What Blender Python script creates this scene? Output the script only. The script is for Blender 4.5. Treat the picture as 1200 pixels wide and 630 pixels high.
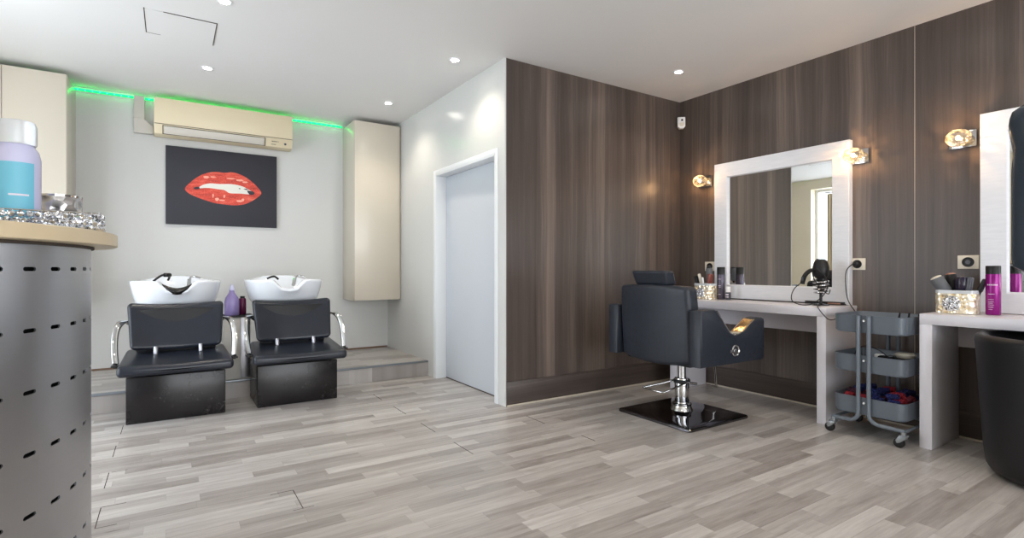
import bpy, bmesh, math, random
from mathutils import Vector, Matrix, noise
random.seed(7)
D = bpy.data; SC = bpy.context.scene; COL = SC.collection
for o in list(D.objects): D.objects.remove(o)
PI = math.pi

# ------------------------------------------------------------ camera, world, exposure
cam_d = D.cameras.new('camera'); cam = D.objects.new('camera', cam_d); COL.objects.link(cam)
cam_d.sensor_width = 36; cam_d.lens = 618/1200*36; cam_d.clip_start = .02
cam.location = (0, 0, 1.08); cam.rotation_euler = (PI/2, 0, -math.radians(32.91))
SC.camera = cam
SC.view_settings.view_transform = 'Standard'; SC.view_settings.look = 'None'
SC.view_settings.exposure = 0.42; SC.view_settings.gamma = 1.0
SC.view_settings.use_curve_mapping = False
w = D.worlds.new('sky'); SC.world = w; w.use_nodes = True
w.node_tree.nodes['Background'].inputs[0].default_value = (.80, .90, 1, 1)
w.node_tree.nodes['Background'].inputs[1].default_value = 1.2

XL, XR, YB, YF, XD, ZC, YREAR = -1.57, 4.26, 6.16, 3.505, 2.20, 2.738, -2.6
YP, ZP = 4.976, .147
WIN1 = (2.75, 5.24, .0, 2.56)       # left wall opening: y0, y1, z0, z1
WIN2 = (-.9, 3.7, .12, 2.45)        # shop front behind the camera: x0, x1, z0, z1

def area(name, loc, rot, sx, sy, power, color):
    l = D.lights.new(name, 'AREA'); l.shape = 'RECTANGLE'; l.size = sx; l.size_y = sy
    l.energy = power; l.color = color
    o = D.objects.new(name, l); o.location = loc; o.rotation_euler = rot; COL.objects.link(o)
    return o
# daylight arriving through the two glazed openings
area('daylight_left_window', (XL-.36, (WIN1[0]+WIN1[1])/2, (WIN1[2]+WIN1[3])/2), (0, -PI/2, 0),
     WIN1[3]-WIN1[2]+.5, WIN1[1]-WIN1[0]+.5, 114, (.86, .93, 1))
area('daylight_shop_front', ((WIN2[0]+WIN2[1])/2, YREAR-.3, (WIN2[2]+WIN2[3])/2), (PI/2, 0, 0),
     WIN2[1]-WIN2[0]+.4, WIN2[3]-WIN2[2]+.4, 150, (.93, .96, 1))

# added fill lamps outside, aimed up to lift the ceiling, like pavement bounce
area('ceiling_fill', ((WIN2[0]+WIN2[1])/2, YREAR-1.3, .05), (math.radians(140), 0, 0), WIN2[1]-WIN2[0]+.4, 1.6, 120, (1, .97, .93))
area('ceiling_fill_left', (XL-1.3, (WIN1[0]+WIN1[1])/2, .05), (0, -math.radians(140), 0), 1.4, WIN1[1]-WIN1[0], 5, (.95, .97, 1))

# ------------------------------------------------------------ materials
def lin(c):
    return tuple((v/12.92 if v <= .04045 else ((v+.055)/1.055)**2.4) for v in c)
def rgb(r, g, b): return (*lin((r/255, g/255, b/255)), 1)
def mat(name, col, rough=.5, metal=0, spec=.5, coat=0, emit=None, es=0, trans=0, ior=1.45, alpha=1):
    m = D.materials.new(name); m.use_nodes = True; b = m.node_tree.nodes['Principled BSDF']
    b.inputs['Base Color'].default_value = col; b.inputs['Roughness'].default_value = rough
    b.inputs['Metallic'].default_value = metal; b.inputs['Specular IOR Level'].default_value = spec
    b.inputs['Coat Weight'].default_value = coat; b.inputs['IOR'].default_value = ior
    b.inputs['Transmission Weight'].default_value = trans; b.inputs['Alpha'].default_value = alpha
    if emit: b.inputs['Emission Color'].default_value = emit; b.inputs['Emission Strength'].default_value = es
    return m
class N:
    def __init__(s, m): s.m = m; s.t = m.node_tree; s.b = s.t.nodes['Principled BSDF']
    def n(s, ty, **kw):
        nd = s.t.nodes.new(ty)
        for k, v in kw.items(): setattr(nd, k, v)
        return nd
    def l(s, a, b): s.t.links.new(a, b)
    def math(s, op, a, b=None, c=None):
        nd = s.n('ShaderNodeMath', operation=op)
        for i, v in enumerate((a, b, c)):
            if v is None: continue
            if isinstance(v, (int, float)): nd.inputs[i].default_value = v
            else: s.l(v, nd.inputs[i])
        return nd.outputs[0]
    def comb(s, x, y, z):
        nd = s.n('ShaderNodeCombineXYZ')
        for i, v in enumerate((x, y, z)):
            if isinstance(v, (int, float)): nd.inputs[i].default_value = v
            else: s.l(v, nd.inputs[i])
        return nd.outputs[0]
    def noise(s, vec, scale, detail=3, rough=.5):
        nd = s.n('ShaderNodeTexNoise'); nd.inputs['Scale'].default_value = scale
        nd.inputs['Detail'].default_value = detail; nd.inputs['Roughness'].default_value = rough
        s.l(vec, nd.inputs['Vector']); return nd.outputs['Fac']
    def white(s, vec):
        nd = s.n('ShaderNodeTexWhiteNoise', noise_dimensions='3D'); s.l(vec, nd.inputs['Vector']); return nd.outputs['Value']
    def ramp(s, fac, stops):
        nd = s.n('ShaderNodeValToRGB'); e = nd.color_ramp.elements
        while len(e) < len(stops): e.new(.5)
        for i, (p, c) in enumerate(stops): e[i].position = p; e[i].color = c
        s.l(fac, nd.inputs['Fac']); return nd.outputs['Color']
    def mix(s, f, a, b, blend='MIX'):
        nd = s.n('ShaderNodeMix', data_type='RGBA', blend_type=blend)
        for k, v in ((0, f), (6, a), (7, b)):
            if isinstance(v, (int, float, tuple)): nd.inputs[k].default_value = v
            else: s.l(v, nd.inputs[k])
        return nd.outputs[2]
    def xyz(s):
        tc = s.n('ShaderNodeTexCoord'); sp = s.n('ShaderNodeSeparateXYZ'); s.l(tc.outputs['Object'], sp.inputs[0])
        return tc.outputs['Object'], sp.outputs[0], sp.outputs[1], sp.outputs[2]
    def bump(s, h, strength=.1, dist=.01):
        b = s.n('ShaderNodeBump'); b.inputs['Strength'].default_value = strength; b.inputs['Distance'].default_value = dist
        s.l(h, b.inputs['Height']); s.l(b.outputs[0], s.b.inputs['Normal'])

def plaster(name, col, rough=.55, bs=.03, spec=.4):
    m = mat(name, col, rough, spec=spec); k = N(m); v, x, y, z = k.xyz()
    f = k.noise(v, 1.3, 4); c2 = tuple(a*.94 for a in col[:3])+(1,)
    k.l(k.mix(f, col, c2), k.b.inputs['Base Color'])
    k.bump(k.noise(v, 60, 2), bs, .002); return m
def laminate(name, horizontal=False, dark=1.0):
    """grey brown wood laminate, long soft grain"""
    m = mat(name, (.1, .1, .1, 1), .36, spec=.45); k = N(m); v, x, y, z = k.xyz()
    u = k.math('ADD', x, y)
    if horizontal: u, z = z, u
    warp = k.noise(k.comb(k.math('MULTIPLY', u, 3), 3.3, k.math('MULTIPLY', z, .9)), 1, 2)
    uw = k.math('ADD', u, k.math('MULTIPLY', warp, .05))
    band = k.noise(k.comb(k.math('MULTIPLY', uw, 9), 0, k.math('MULTIPLY', z, .12)), 1, 3, .6)
    cell = k.white(k.comb(k.math('FLOOR', k.math('MULTIPLY', uw, 14)), 1, 1))
    cell2 = k.white(k.comb(k.math('FLOOR', k.math('MULTIPLY', uw, 5.3)), 7, 2))
    fine = k.noise(k.comb(k.math('MULTIPLY', uw, 150), 0, k.math('MULTIPLY', z, 3.2)), 1, 4, .65)
    fine2 = k.noise(k.comb(k.math('MULTIPLY', uw, 55), 5, k.math('MULTIPLY', z, 1.1)), 1, 3, .6)
    s = k.math('ADD', k.math('MULTIPLY', band, .52), k.math('ADD', k.math('MULTIPLY', cell, .09), k.math('MULTIPLY', cell2, .13)))
    s = k.math('ADD', s, k.math('ADD', k.math('MULTIPLY', fine, .20), k.math('MULTIPLY', fine2, .24)))
    d = dark
    col = k.ramp(s, [(.34, tuple(c*d for c in rgb(56, 48, 45)[:3])+(1,)), (.58, tuple(c*d for c in rgb(84, 74, 69)[:3])+(1,)),
                     (.84, tuple(c*d for c in rgb(128, 114, 105)[:3])+(1,))])
    k.l(col, k.b.inputs['Base Color'])
    k.bump(fine, .06, .002); return m
def planks():
    m = mat('grey_oak_laminate', (.4, .4, .4, 1), .3, spec=.5); k = N(m); v, x, y, z = k.xyz()
    BW = .2485; yy = k.math('DIVIDE', k.math('SUBTRACT', y, 2.778-BW*40), BW)
    board = k.math('FLOOR', yy)
    par = k.math('MODULO', board, 2)
    srow = k.math('FLOOR', k.math('MULTIPLY', yy, 3))
    # board end joints: even rows at x=-0.275+1.745n, odd rows shifted
    bx = k.math('DIVIDE', k.math('ADD', k.math('ADD', x, 17.725), k.math('MULTIPLY', par, -.75)), 1.745)
    bcol = k.math('FLOOR', bx)
    # strips inside a board
    rnd = k.white(k.comb(srow, bcol, 3))
    sx = k.math('MULTIPLY', k.math('ADD', bx, k.math('MULTIPLY', rnd, .33)), 3.0)
    scol = k.math('FLOOR', sx)
    tone = k.white(k.comb(srow, scol, board)); tone2 = k.white(k.comb(scol, srow, 11))
    off = k.math('MULTIPLY', tone, 37)
    g1 = k.noise(k.comb(k.math('MULTIPLY', x, 2.2), k.math('MULTIPLY', y, 26), off), 1, 4, .6)
    g2 = k.noise(k.comb(k.math('MULTIPLY', x, 7), k.math('MULTIPLY', y, 120), off), 1, 3, .6)
    knot = k.noise(k.comb(k.math('MULTIPLY', x, 5), k.math('MULTIPLY', y, 16), off), 1, 2, .5)
    s = k.math('ADD', k.math('MULTIPLY', tone, .34), k.math('ADD', k.math('MULTIPLY', g1, .52), k.math('MULTIPLY', g2, .26)))
    col = k.ramp(s, [(.26, rgb(128, 121, 116)), (.52, rgb(163, 157, 153)), (.82, rgb(197, 193, 189))])
    kn = k.ramp(knot, [(.62, (0, 0, 0, 1)), (.76, (1, 1, 1, 1))])
    col = k.mix(k.math('MULTIPLY', kn, .35), col, rgb(112, 103, 97))
    # strip edges and ends
    fy = k.math('FRACT', k.math('MULTIPLY', yy, 3)); e1 = k.math('LESS_THAN', fy, .02)
    fx = k.math('FRACT', sx); e2 = k.math('LESS_THAN', fx, .004)
    col = k.mix(k.math('MULTIPLY', k.math('MAXIMUM', e1, e2), .28), col, rgb(110, 102, 98))
    fb = k.math('FRACT', yy); e3 = k.math('LESS_THAN', fb, .012)
    col = k.mix(k.math('MULTIPLY', e3, .25), col, rgb(96, 88, 84))
    k.l(col, k.b.inputs['Base Color'])
    k.l(k.math('ADD', .24, k.math('MULTIPLY', g1, .14)), k.b.inputs['Roughness'])
    k.bump(g2, .05, .001); return m
def leather(name, col, rough=.38, bs=.25, scuff=0):
    m = mat(name, col, rough, spec=.5); k = N(m); v, x, y, z = k.xyz()
    k.bump(k.noise(v, 180, 3), bs*.5, .002)
    f = k.noise(v, 7, 5, .65)
    c2 = tuple(min(1, a*1.6+.004) for a in col[:3])+(1,)
    k.l(k.mix(k.math('MULTIPLY', f, .9), col, c2), k.b.inputs['Base Color'])
    if scuff:
        s = k.ramp(k.noise(v, 26, 5, .75), [(.5, (0, 0, 0, 1)), (.72, (1, 1, 1, 1))])
        k.l(k.math('ADD', rough, k.math('MULTIPLY', s, .25)), k.b.inputs['Roughness'])
    return m
def brushed(name, col, rough=.3):
    m = mat(name, col, rough, metal=1); k = N(m); v, x, y, z = k.xyz()
    f = k.noise(k.comb(k.math('MULTIPLY', x, 2), k.math('MULTIPLY', y, 2), k.math('MULTIPLY', z, 120)), 1, 3)
    k.l(k.math('ADD', rough-.05, k.math('MULTIPLY', f, .12)), k.b.inputs['Roughness']); return m
def crinkle(name, c1, c2, rough=.12, scale=60, metal=.85):
    m = mat(name, c1, rough, metal=metal); k = N(m); v, x, y, z = k.xyz()
    vo = k.n('ShaderNodeTexVoronoi'); vo.inputs['Scale'].default_value = scale; k.l(v, vo.inputs['Vector'])
    k.l(k.mix(k.math('MULTIPLY', vo.outputs['Distance'], 1.6), c1, c2), k.b.inputs['Base Color'])
    k.bump(vo.outputs['Distance'], .9, .01); return m

M = {}
M['ceiling'] = plaster('ceiling_paint', rgb(222, 221, 220), .7)
M['white_wall'] = plaster('white_gloss_wall', rgb(205, 205, 203), .5, .0)
M['side_wall'] = plaster('white_satin_panel', rgb(208, 209, 207), .22, .0, .5)
M['cream_wall'] = plaster('cream_paint', rgb(226, 216, 194), .6)
M['laminate'] = laminate('brown_wood_laminate')
M['laminate_h'] = laminate('brown_wood_laminate_skirting', True, .8)
M['floor'] = planks()
M['white_paint'] = mat('white_gloss_paint', rgb(225, 228, 230), .3)
M['door'] = mat('white_door', rgb(196, 201, 208), .35)
M['cream_panel'] = mat('cream_lacquer', rgb(204, 196, 181), .24, coat=.1)
M['seam'] = mat('dark_seam', rgb(70, 62, 56), .8)
M['nosing'] = mat('grey_aluminium', rgb(130, 135, 140), .35, metal=.6)
M['beige_trim'] = mat('beige_trim', rgb(190, 180, 165), .5)
M['brown_caulk'] = mat('brown_skirting', rgb(120, 92, 72), .6)
M['black_leather'] = leather('blue_black_vinyl', rgb(24, 28, 37), .28, .15)
M['scuffed_leather'] = leather('worn_black_vinyl', rgb(25, 30, 39), .42, .3, 1)
M['black_gloss'] = mat('black_gloss', rgb(22, 20, 21), .18)
def scuffed_gloss():
    m = mat('scuffed_black_gloss', rgb(24, 21, 22), .16, spec=.5); k = N(m); v, x, y, z = k.xyz()
    n1 = k.noise(v, 45, 5, .8); n2 = k.noise(v, 4, 3)
    f = k.math('MULTIPLY', k.ramp(n1, [(.575, (0, 0, 0, 1)), (.63, (1, 1, 1, 1))]), k.ramp(n2, [(.46, (0, 0, 0, 1)), (.60, (1, 1, 1, 1))]))
    lowz = k.ramp(z, [(.06, (1, 1, 1, 1)), (.24, (0, 0, 0, 1))])
    f = k.math('MULTIPLY', f, lowz)
    k.l(k.mix(f, rgb(24, 21, 22), rgb(140, 136, 132)), k.b.inputs['Base Color'])
    k.l(k.math('ADD', .14, k.math('MULTIPLY', k.noise(v, 9, 4, .7), .22)), k.b.inputs['Roughness']); return m
M['scuffed_gloss'] = scuffed_gloss()
M['black'] = mat('matt_black_plastic', rgb(20, 20, 22), .5)
M['black_shell'] = leather('smooth_black_vinyl', rgb(13, 13, 16), .45, .05)
M['slate'] = mat('slate_gloss_plastic', rgb(52, 62, 72), .16)
M['chrome'] = mat('chrome', rgb(205, 205, 205), .08, metal=1)
M['dark_chrome'] = mat('dark_chrome', rgb(105, 105, 110), .07, metal=1)
M['steel'] = brushed('brushed_steel', rgb(170, 170, 175), .3)
M['ceramic'] = mat('white_ceramic', rgb(222, 226, 232), .12, coat=.3)
M['desk'] = mat('white_desk_lacquer', rgb(215, 212, 218), .28)
def frame_mat():
    m = mat('white_brushed_frame', rgb(222, 224, 230), .28); k = N(m); v, x, y, z = k.xyz()
    f = k.noise(k.comb(k.math('MULTIPLY', x, 30), k.math('MULTIPLY', y, 12), k.math('MULTIPLY', z, 90)), 1, 3)
    k.l(k.mix(f, rgb(214, 217, 224), rgb(232, 233, 238)), k.b.inputs['Base Color']); return m
M['frame'] = frame_mat()
M['mirror'] = mat('mirror_silver', (.90, .91, .90, 1), .0, metal=1)
M['grey_metal'] = mat('slate_grey_powder_coat', rgb(102, 110, 119), .3)
M['cart_dark'] = mat('dark_grey_steel', rgb(52, 56, 62), .4)
M['rubber'] = mat('black_rubber', rgb(20, 20, 20), .45)
M['caster'] = mat('grey_caster_metal', rgb(150, 153, 155), .3, metal=.7)
M['canvas'] = mat('dark_slate_canvas', rgb(46, 46, 54), .6)
def lipmat():
    m = mat('red_lip_paint', rgb(205, 62, 44), .5); k = N(m); v, x, y, z = k.xyz()
    n1 = k.noise(k.comb(k.math('MULTIPLY', x, 5), 0, k.math('MULTIPLY', z, 22)), 1, 4, .7)
    n2 = k.noise(v, 90, 2, .6)
    c = k.ramp(n1, [(.35, rgb(168, 40, 30)), (.52, rgb(212, 66, 48)), (.70, rgb(232, 120, 98))])
    k.l(k.mix(k.ramp(n2, [(.5, (0, 0, 0, 1)), (.75, (.4, .4, .4, 1))]), c, rgb(235, 150, 130)), k.b.inputs['Base Color']); return m
M['lips'] = lipmat()
M['lip_light'] = mat('pale_pink_paint', rgb(238, 168, 148), .5)
M['teeth'] = mat('off_white_paint', rgb(226, 224, 214), .5)
M['ac'] = mat('yellowed_ac_plastic', rgb(216, 202, 172), .38)
M['ac_flap'] = mat('pale_grey_flap', rgb(196, 190, 180), .35)
M['trunking'] = mat('pale_trunking', rgb(196, 192, 184), .45)
M['tape'] = mat('green_led_tape', rgb(20, 150, 80), .5, emit=(.0, .50, .12, 1), es=1.2)
M['diode'] = mat('green_diode', rgb(60, 255, 150), .4, emit=(.10, 1, .38, 1), es=1.6)
M['lamp'] = mat('downlight_lamp', (1, 1, 1, 1), .4, emit=(1, .93, .82, 1), es=60)
M['bulb'] = mat('warm_bulb', (1, .9, .7, 1), .4, emit=(1, .72, .40, 1), es=16)
def crystal():
    m = mat('crystal_wire', rgb(196, 190, 176), .15, metal=.0, spec=.8); k = N(m)
    tr = k.n('ShaderNodeBsdfTranslucent'); tr.inputs[0].default_value = (.34, .30, .22, 1)
    mx = k.n('ShaderNodeMixShader'); mx.inputs[0].default_value = .5
    k.l(k.b.outputs[0], mx.inputs[1]); k.l(tr.outputs[0], mx.inputs[2])
    k.l(mx.outputs[0], k.t.nodes['Material Output'].inputs[0]); return m
M['crystal'] = crystal()
M['ivory'] = mat('ivory_plastic', rgb(222, 214, 198), .4)
M['white_plastic'] = mat('white_plastic', rgb(232, 232, 232), .35)
M['counter_top'] = mat('cream_counter_laminate', rgb(202, 185, 154), .35)
M['counter_metal'] = brushed('grey_sheet_metal', rgb(186, 187, 191), .36)
M['dark_inside'] = mat('dark_interior', rgb(14, 14, 15), .9)
M['bottle_lav'] = mat('lavender_bottle', rgb(196, 196, 226), .25)
M['label_blue'] = mat('sky_blue_label', rgb(112, 186, 210), .5)
M['cap_clear'] = mat('frosted_clear_cap', rgb(232, 236, 240), .2, trans=.35)
M['purple_liquid'] = mat('lilac_shampoo_bottle', rgb(140, 126, 176), .3)
M['magenta'] = mat('magenta_can', rgb(140, 22, 122), .25, metal=.3)
M['plum'] = mat('dark_magenta_bottle', rgb(92, 22, 62), .3)
M['grey_can'] = mat('grey_violet_can', rgb(84, 78, 92), .25, metal=.4)
M['print'] = mat('white_print', rgb(225, 215, 228), .5)
M['faded_print'] = mat('grey_print', rgb(120, 112, 100), .5)
M['gold_box'] = crinkle('gold_foil_box', rgb(230, 196, 128), rgb(255, 246, 224), .2, 42, .6)
M['silver_box'] = crinkle('crystal_rhinestone', rgb(140, 146, 154), rgb(240, 242, 246), .06, 70, .9)
M['smoke_glass'] = crinkle('mottled_silver_glass', rgb(88, 88, 90), rgb(200, 198, 195), .12, 28, .7)
M['bristle'] = mat('grey_bristle', rgb(96, 98, 102), .7)
M['red_brown'] = mat('red_brown_plastic', rgb(128, 70, 62), .35)
M['dark_purple'] = mat('dark_violet_plastic', rgb(38, 30, 50), .25)
M['slate_plastic'] = mat('slate_plastic', rgb(74, 76, 84), .35)
M['copper'] = mat('copper_tip', rgb(190, 140, 120), .3, metal=.6)
M['roller_red'] = crinkle('roller_red_mesh', rgb(26, 18, 40), rgb(176, 38, 50), .6, 110, 0)
M['roller_blue'] = crinkle('roller_blue_mesh', rgb(12, 12, 26), rgb(28, 36, 98), .6, 110, 0)
M['roller_pink'] = crinkle('roller_pink_mesh', rgb(110, 20, 36), rgb(196, 96, 116), .6, 110, 0)
M['roller_navy'] = crinkle('roller_navy_mesh', rgb(120, 26, 40), rgb(16, 17, 40), .6, 110, 0)
M['curtain'] = mat('cream_curtain', rgb(214, 200, 170), .8)
M['gold_steel'] = mat('warm_polished_steel', rgb(214, 196, 160), .15, metal=1)
def glass():
    m = D.materials.new('window_glass'); m.use_nodes = True; t = m.node_tree; t.nodes.clear()
    o = t.nodes.new('ShaderNodeOutputMaterial'); a = t.nodes.new('ShaderNodeBsdfTransparent'); b = t.nodes.new('ShaderNodeBsdfGlossy')
    b.inputs['Roughness'].default_value = .0; x = t.nodes.new('ShaderNodeMixShader'); x.inputs[0].default_value = .07
    t.links.new(a.outputs[0], x.inputs[1]); t.links.new(b.outputs[0], x.inputs[2]); t.links.new(x.outputs[0], o.inputs[0]); return m
M['glass'] = glass()

# ------------------------------------------------------------ geometry helpers
class G:
    def __init__(s): s.bm = bmesh.new(); s.mi = 0
    def merge(s, b, mx=None):
        if mx is not None: bmesh.ops.transform(b, matrix=mx, verts=b.verts)
        for f in b.faces: f.material_index = s.mi
        me = D.meshes.new('t'); b.to_mesh(me); b.free(); s.bm.from_mesh(me); D.meshes.remove(me); return s
    def box(s, x0, x1, y0, y1, z0, z1, bev=0, seg=2, mx=None):
        b = bmesh.new(); bmesh.ops.create_cube(b, size=1)
        for v in b.verts:
            v.co = Vector(((x0+x1)/2+v.co.x*(x1-x0), (y0+y1)/2+v.co.y*(y1-y0), (z0+z1)/2+v.co.z*(z1-z0)))
        if bev: bmesh.ops.bevel(b, geom=list(b.edges), offset=bev, segments=seg, affect='EDGES', profile=.5)
        return s.merge(b, mx)
    def cyl(s, p0, p1, r0, r1=None, n=24, bev=0):
        p0, p1 = Vector(p0), Vector(p1); r1 = r0 if r1 is None else r1; d = p1-p0; b = bmesh.new()
        bmesh.ops.create_cone(b, cap_ends=True, segments=n, radius1=r0, radius2=r1, depth=d.length)
        if bev:
            es = [e for e in b.edges if len(e.link_faces) == 2 and any(len(f.verts) > 4 for f in e.link_faces)]
            bmesh.ops.bevel(b, geom=es, offset=bev, segments=2, affect='EDGES', profile=.5)
        q = d.to_track_quat('Z', 'Y').to_matrix().to_4x4()
        return s.merge(b, Matrix.Translation((p0+p1)/2) @ q)
    def ball(s, c, r, n=16, mx=None):
        b = bmesh.new(); bmesh.ops.create_uvsphere(b, u_segments=n*2, v_segments=n, radius=1)
        r = r if isinstance(r, (tuple, list)) else (r, r, r)
        for v in b.verts: v.co = Vector((c[0]+v.co.x*r[0], c[1]+v.co.y*r[1], c[2]+v.co.z*r[2]))
        return s.merge(b, mx)
    def lathe(s, prof, c=(0, 0, 0), n=32, a0=0, a1=2*PI, sx=1, sy=1, mx=None):
        b = bmesh.new(); full = abs(a1-a0-2*PI) < 1e-6; k = n if full else n+1; rings = []
        for r, z in prof:
            rings.append([b.verts.new((c[0]+sx*r*math.cos(a0+(a1-a0)*i/n), c[1]+sy*r*math.sin(a0+(a1-a0)*i/n), c[2]+z)) for i in range(k)])
        for A, B in zip(rings, rings[1:]):
            for i in range(k if full else k-1):
                j = (i+1) % k; b.faces.new((A[i], A[j], B[j], B[i]))
        bmesh.ops.remove_doubles(b, verts=b.verts, dist=1e-6)
        bmesh.ops.recalc_face_normals(b, faces=b.faces)
        return s.merge(b, mx)
    def tube(s, pts, r=.01, n=10, closed=False, smooth=0, flat=None, up=(0, 0, 1)):
        P = [Vector(p) for p in pts]
        if smooth:
            Q = []; m = len(P)
            rng = range(m) if closed else range(m-1)
            for i in rng:
                p0 = P[(i-1) % m] if (closed or i) else P[0]; p1 = P[i]; p2 = P[(i+1) % m]; p3 = P[(i+2) % m] if (closed or i+2 < m) else P[-1]
                for j in range(smooth):
                    t = j/smooth
                    Q.append(.5*((2*p1)+(-p0+p2)*t+(2*p0-5*p1+4*p2-p3)*t*t+(-p0+3*p1-3*p2+p3)*t**3))
            if not closed: Q.append(P[-1])
            P = Q
        b = bmesh.new(); rings = []; m = len(P); prev = None
        for i, p in enumerate(P):
            t = (P[(i+1) % m]-P[(i-1) % m]) if closed else (P[min(i+1, m-1)]-P[max(i-1, 0)])
            t.normalize()
            if flat:
                a = Vector(up); a = (a-t*a.dot(t))
                a = a.normalized() if a.length > 1e-4 else t.orthogonal().normalized()
            elif prev is None: a = t.orthogonal().normalized()
            else:
                a = prev-t*prev.dot(t); a = a.normalized() if a.length > 1e-5 else t.orthogonal().normalized()
            prev = a; c = t.cross(a)
            ra, rc = (flat if flat else (r, r))
            rings.append([b.verts.new(p+a*ra*math.cos(2*PI*j/n)+c*rc*math.sin(2*PI*j/n)) for j in range(n)])
        for i in range(m if closed else m-1):
            A, B = rings[i], rings[(i+1) % m]
            for j in range(n): b.faces.new((A[j], A[(j+1) % n], B[(j+1) % n], B[j]))
        if not closed: b.faces.new(rings[0][::-1]); b.faces.new(rings[-1])
        bmesh.ops.recalc_face_normals(b, faces=b.faces)
        return s.merge(b)
    def prism(s, poly, axis, a, b_, bev=0, seg=2, mx=None):
        """poly in the two other axes (x: (y,z)  y: (x,z)  z: (x,y))"""
        b = bmesh.new()
        def P(p, h): return {'x': (h, p[0], p[1]), 'y': (p[0], h, p[1]), 'z': (p[0], p[1], h)}[axis]
        A = [b.verts.new(P(p, a)) for p in poly]; B = [b.verts.new(P(p, b_)) for p in poly]; n = len(poly)
        b.faces.new(A); b.faces.new(B[::-1])
        for i in range(n): b.faces.new((A[i], B[i], B[(i+1) % n], A[(i+1) % n]))
        bmesh.ops.recalc_face_normals(b, faces=b.faces)
        if bev:
            es = [e for e in b.edges if any(len(f.verts) > 4 or len(poly) == 4 for f in e.link_faces)]
            bmesh.ops.bevel(b, geom=es, offset=bev, segments=seg, affect='EDGES', profile=.5)
        return s.merge(b, mx)
    def soft(s, c, size, r, n=8, k=4, warp=None, mx=None):
        """rounded cushion box"""
        h = [v/2 for v in size]
        def axis(hh):
            rr = min(r, hh*.999); inner = hh-rr
            L = [-inner-rr*math.tan(PI/4*(1-i/k)) for i in range(k)]
            L += [-inner+2*inner*i/n for i in range(n+1)]
            L += [inner+rr*math.tan(PI/4*(i+1)/k) for i in range(k)]
            return L
        ax = [axis(v) for v in h]; b = bmesh.new(); cache = {}
        def V(p):
            key = tuple(round(v, 6) for v in p)
            if key not in cache:
                rr = [min(r, v*.999) for v in h]; R = min(rr)
                q = Vector([max(-(h[i]-R), min(h[i]-R, p[i])) for i in range(3)]); d = Vector(p)-q
                # normalise in the corner zone
                m = max(abs(d.x), abs(d.y), abs(d.z)); v = q+d.normalized()*R if m > 1e-9 else q
                if warp: v = Vector(warp(v.x, v.y, v.z))
                cache[key] = b.verts.new(v+Vector(c))
            return cache[key]
        for a in range(3):
            i, j = [t for t in range(3) if t != a]
            for sgn in (-1, 1):
                for u in range(len(ax[i])-1):
                    for w_ in range(len(ax[j])-1):
                        def pt(uu, ww):
                            p = [0, 0, 0]; p[a] = sgn*h[a]; p[i] = ax[i][uu]; p[j] = ax[j][ww]; return p
                        vs = [V(pt(u, w_)), V(pt(u+1, w_)), V(pt(u+1, w_+1)), V(pt(u, w_+1))]
                        if len(set(vs)) == 4:
                            try: b.faces.new(vs)
                            except ValueError: pass
        bmesh.ops.recalc_face_normals(b, faces=b.faces)
        return s.merge(b, mx)
    def loft(s, rings, cap0=True, cap1=True, closed=True):
        b = bmesh.new(); R = [[b.verts.new(p) for p in ring] for ring in rings]
        for A, B in zip(R, R[1:]):
            n = len(A)
            for i in range(n if closed else n-1): b.faces.new((A[i], A[(i+1) % n], B[(i+1) % n], B[i]))
        if cap0: b.faces.new(R[0][::-1])
        if cap1: b.faces.new(R[-1])
        bmesh.ops.recalc_face_normals(b, faces=b.faces)
        return s.merge(b)

def obj(name, g, m, parent=None, loc=None, rot=None, ang=40):
    me = D.meshes.new(name); g.bm.to_mesh(me); g.bm.free()
    for mm in (m if isinstance(m, list) else [m]): me.materials.append(M[mm] if isinstance(mm, str) else mm)
    me.shade_smooth() if hasattr(me, 'shade_smooth') else None
    for p in me.polygons: p.use_smooth = True
    me.set_sharp_from_angle(angle=math.radians(ang))
    o = D.objects.new(name, me); COL.objects.link(o)
    if parent: o.parent = parent
    if loc: o.location = loc
    if rot: o.rotation_euler = rot
    return o
def struct(name, g, m, **k):
    o = obj(name, g, m, **k)
    if not k.get('parent'): o['kind'] = 'structure'
    return o
def thing(name, label, cat, loc=(0, 0, 0), rz=0, group=None):
    o = D.objects.new(name, None); COL.objects.link(o); o.location = loc; o.rotation_euler = (0, 0, rz)
    o.empty_display_size = .05
    return tag(o, label, cat, group)
def tag(o, label, cat, group=None):
    o['label'] = label; o['category'] = cat
    if group: o['group'] = group
    return o
def dup(root, label=None, loc=None, rz=None):
    def cp(o, par):
        c = o.copy(); COL.objects.link(c); c.parent = par
        for ch in [x for x in D.objects if x.parent == o]: cp(ch, c)
        return c
    r = cp(root, root.parent)
    if label: r['label'] = label
    if loc is not None: r.location = loc
    if rz is not None: r.rotation_euler = (0, 0, rz)
    return r
def B(*a, **k): return G().box(*a, **k)

# ------------------------------------------------------------ room shell
T = .15
struct('floor', B(XL-T, XR+T, YREAR-T, YB+T, -T, 0), 'floor')
struct('ceiling', B(XL-T, XR+T, YREAR-T, YB+T, ZC, ZC+T), 'ceiling')
struct('wall_back', B(XL-T, XD+.4, YB, YB+T, 0, ZC), 'white_wall')
struct('wall_right', B(XR, XR+T, YREAR-T, YF+T, 0, ZC), 'laminate')
# brown partition facing the room
struct('wall_center', B(XD+.012, XR, YF, YF+.09, 0, ZC), 'laminate')
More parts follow.
